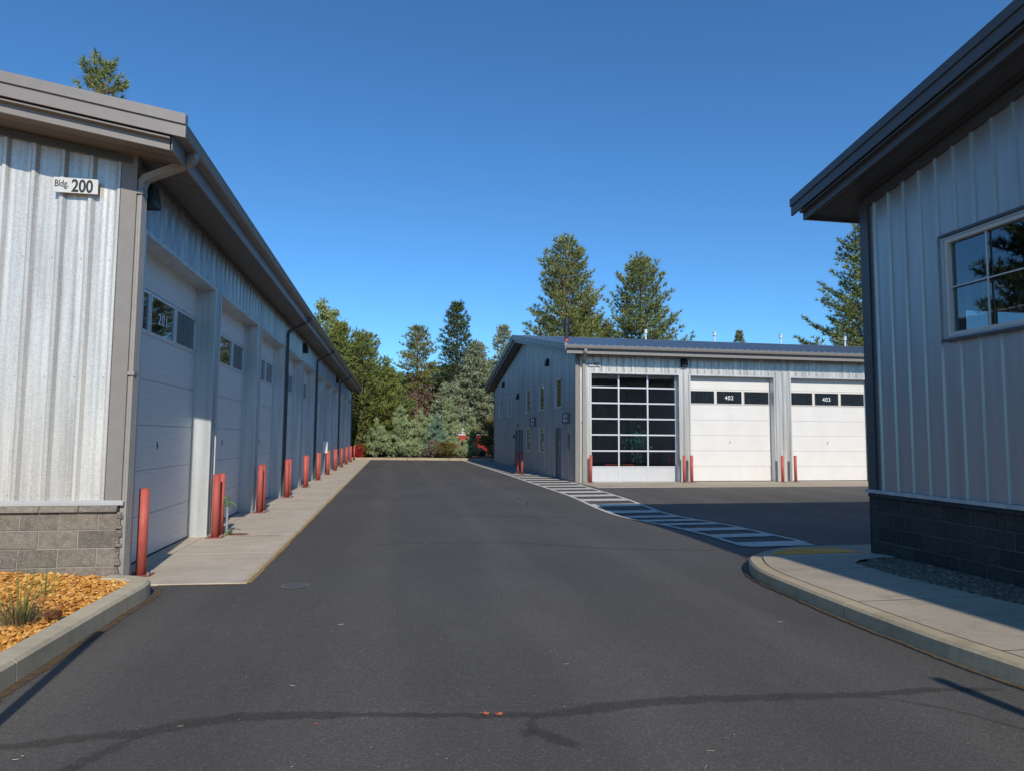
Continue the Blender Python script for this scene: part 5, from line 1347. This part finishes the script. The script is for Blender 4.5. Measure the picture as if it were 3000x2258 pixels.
# far belt of woods closing the view
rng = np.random.default_rng(90); C = []; D = []
for k in range(150):
    x = rng.uniform(-75, 110); y = rng.uniform(92, 125); hh = rng.uniform(5.5, 9.5); rr = rng.uniform(1.6, 2.6)
    for j in range(90):
        fr = rng.uniform(0, 1); a = rng.uniform(0, 6.28); q = rr*(1-fr)**.7*rng.uniform(.5, 1)
        C.append((x+q*math.cos(a), y+q*math.sin(a), fr*hh)); D.append((math.cos(a)*.6, math.sin(a)*.6, .6))
V, T = needles(np.array(C), unit(np.array(D)), rng, 8, .9, .22, .6)
o = np_mesh('distant_woods', V, T, M['pine_dark']); struct(o, 'stuff', 'dark distant woods closing the gap behind the trees', 'woods')

# plants in front
def blades(name, loc, n, hmin, hmax, w, spread, lean, mat, label, cat, seed, parts=None):
    rng = np.random.default_rng(seed)
    V, T = [], []
    for i in range(n):
        a = rng.uniform(0, 6.28); r_ = spread*math.sqrt(rng.random()); p = np.array([r_*math.cos(a), r_*math.sin(a), 0]); H = rng.uniform(hmin, hmax)
        d = np.array([math.cos(a), math.sin(a), 0])*lean*rng.uniform(.2, 1)*H; s_ = np.array([-math.sin(a+.6), math.cos(a+.6), 0])*w
        k0 = len(V); K = 4
        for k in range(K+1):
            t = k/K; c = p+np.array([0, 0, H*t])+d*t*t; ww = s_*(1-t*.9); V += [c-ww, c+ww]
        T += [(k0+2*k, k0+2*k+1, k0+2*k+3, k0+2*k+2) for k in range(K)]
    return np.array(V), np.array(T)
gt = thing('grass_clump', (-3.05, 6.35, .12), 'grey-brown grass clump with green blades at the left edge of the rock bed', 'grass clump')
V, T = blades('a', None, 240, .10, .30, .0025, .15, .65, None, '', '', 1); np_mesh('dry_base', V, T, M['tuft_brown'], gt)
V, T = blades('a', None, 120, .05, .14, .003, .20, 1.2, None, '', '', 4); np_mesh('dry_skirt', V, T, M['straw'], gt)
V, T = blades('a', None, 34, .22, .60, .0040, .13, .45, None, '', '', 2); np_mesh('green_blades', V, T, M['grass'], gt)
gt = thing('grass_clump', (-3.28, 7.25, .12), 'thin green grass clump standing behind the larger clump', 'grass clump')
V, T = blades('a', None, 20, .2, .50, .0035, .10, .45, None, '', '', 3); np_mesh('green_blades', V, T, M['grass'], gt)
gt = thing('weed', (-2.74, 12.20, .016), 'small leafy weed growing at the hydrant foot', 'weed')
V, T = blades('a', None, 40, .05, .14, .010, .05, .9, None, '', '', 5); np_mesh('leaves', V, T, M['grass'], gt)
cn = thing('pine_cone', (-2.80, 6.36, .17), 'brown pine cone lying on the orange rock chips', 'pine cone', None, .6)
V, T = [], []
for k in range(120):
    t = k/120; a = k*2.399; rr = .048*math.sin(math.pi*(.12+.83*t))**.7; c = Vector((-.06+.12*t, rr*math.cos(a)*.55, rr*math.sin(a)*.55+.02)); o_ = Vector((.35, math.cos(a), math.sin(a))).normalized()
    s_ = o_.cross(Vector((1, 0, 0))).normalized()*.011; tip = c+o_*.024; k0 = len(V); V += [c-s_, c+s_, tip+s_*.6, tip-s_*.6]; T.append((k0, k0+1, k0+2, k0+3))
np_mesh('scales', [tuple(v) for v in V], T, M['cone'], cn)
# dry weeds along the right kerb
V, T = [], []
rk = random.Random(4)
for k, p in enumerate(PL):
    if p.y > 8.9 or p.y < 2.2: continue
    dens = 3 if p.y > 5.0 else 10
    if rk.random() < .55: continue
    for j in range(rk.randint(1, dens)):
        a = rk.uniform(0, 6.28); H = rk.uniform(.008, .03 if rk.random() < .93 else .09); b = Vector((p.x-.025+rk.uniform(-.012, .01), p.y+rk.uniform(-.06, .06), .0)); tip = b+Vector((math.cos(a)*H*.7, math.sin(a)*H*.7, H)); w = .0018
        k0 = len(V); V += [(b.x-w, b.y-w, 0), (b.x+w, b.y+w, 0), tuple(tip)]; T.append((k0, k0+1, k0+2))
struct(np_mesh('dry_weeds', V, T, M['straw']), 'stuff', 'dry weeds growing in the joint along the right kerb', 'weeds')
# dead needles and leaf bits scattered on the asphalt
rng = np.random.default_rng(77); V, T = [], []
for k in range(240):
    d = 3.3+abs(rng.normal(0, 1))*5; a = rng.uniform(-.55, .62); x = d*math.sin(a); y = d*math.cos(a)
    if x < -2.4 or (x < -1.7 and y > 8) or (x > 4.1 and y < 9.8): continue
    L = rng.uniform(.003, .008) if rng.random() < .95 else rng.uniform(.012, .028); w = rng.uniform(.001, .003) if L < .01 else .0008; t = rng.uniform(0, 3.14) if L < .02 else rng.normal(0, .5)
    ux, uy = math.cos(t)*L, math.sin(t)*L; vx, vy = -math.sin(t)*w, math.cos(t)*w; z = gz(x, y)+.011; k0 = len(V)
    V += [(x-ux-vx, y-uy-vy, z), (x+ux-vx, y+uy-vy, z), (x+ux+vx, y+uy+vy, z+.002), (x-ux+vx, y-uy+vy, z+.002)]; T.append((k0, k0+1, k0+2, k0+3))
struct(np_mesh('needle_litter', V, T, M['litter']), 'stuff', 'dry needles and leaf bits scattered over the asphalt', 'litter')
for i, (x, y, lab) in enumerate([(.58, 4.21, 'left of two small orange paint marks on the sealed crack'), (.66, 4.19, 'right of two small orange paint marks on the sealed crack'), (-.42, 4.22, 'tiny orange paint mark alone on the crack left of the pair')]):
    V, T = [], []; rk = random.Random(i); sz = .020 if i < 2 else .010  # orange paint marks on the asphalt, modelled as small flakes
    for k in range(22):
        a = rk.uniform(0, 6.28); L = sz*rk.uniform(.5, 1.2); o_ = (rk.uniform(-sz, sz)*.6, rk.uniform(-sz, sz)*.6); k0 = len(V)
        V += [(o_[0], o_[1], .0), (o_[0]+math.cos(a)*L, o_[1]+math.sin(a)*L, .004), (o_[0]+math.cos(a+.4)*L, o_[1]+math.sin(a+.4)*L, .006)]; T.append((k0, k0+1, k0+2))
    o = np_mesh('orange_paint_mark', V, T, M['orange_mark']); o.location = (x, y, .012); tag(o, lab, 'leaf', 'orange paint marks on the asphalt')

# indoor things behind the glazed door
pt = thing('potted_tree', (10.05, 26.9, .012), 'green leafy potted tree standing inside the glazed door', 'potted plant')
mb = MB(); mb.cyl((0, 0, 0), (0, 0, .35), .15, .20, 20); mb.build('pot', M['rust'], pt)
mb = MB(); mb.cyl((0, 0, .3), (.03, 0, 1.2), .02, .015, 8); mb.cyl((.03, 0, 1.2), (-.2, .1, 1.7), .012, .008, 6); mb.cyl((.03, 0, 1.2), (.25, .05, 1.75), .012, .008, 6); mb.build('stem', M['bark'], pt)
rng = np.random.default_rng(5); C = rng.normal(0, 1, (120, 3))*np.array([.26, .2, .26])+np.array([0, 0, 1.6]); C2 = rng.normal(0, 1, (25, 3))*np.array([.1, .1, .2])+np.array([0, 0, .9])
V, T = leaves(np.concatenate([C, C2]), rng, 6, .05, .06); np_mesh('leaves', V, T, M['teal_leaf'], pt)
c0 = None
for x, y, lab in ((8.95, 27.2, 'left of two low red-framed stools inside the glazed door'), (9.75, 27.3, 'right of two low red-framed stools inside the glazed door')):
    if c0 is None:
        c0 = thing('stool', (x, y, .012), lab, 'stool', 'red-framed stools indoors')
        mb = MB(); mb.box(-.25, .25, -.2, .2, .55, .59); mb.build('seat', M['chair_red'], c0, bevel=.008)
        for sx in (-.22, .22):
            for sy in (-.17, .17): mb = MB(); mb.cyl((sx, sy, 0), (sx, sy, .55), .015, n=8); mb.build('leg', M['chair_red'], c0)
    else: c = dup(c0); c.location = (x, y, .012); c['label'] = lab

# posts just outside the picture whose shadows fall into it
def lamp_post(loc, h, w, label):
    t = thing('sign_post', loc, label, 'sign post')
    mb = MB(); mb.box(-w/2, w/2, -w/2, w/2, 0, h); mb.build('post', M['dark_trim'], t, bevel=.01)
    mb = MB(); mb.box(-w/2-.02, w/2+.02, -w/2-.02, w/2+.02, 0, .06); mb.build('base_plate', M['dark_trim'], t)
    return t
kx = math.sin(R(SUN_AZ))/math.tan(R(SUN_EL)); ky = math.cos(R(SUN_AZ))/math.tan(R(SUN_EL))
lamp_post((-2.46+2.6*kx, 6.45-2.6*ky, 0), 2.6, .075, 'dark square post left of the camera at the kerb')
lamp_post((3.86+3.2*kx, 4.33-3.2*ky, 0), 3.2, .10, 'dark square post right behind the camera')
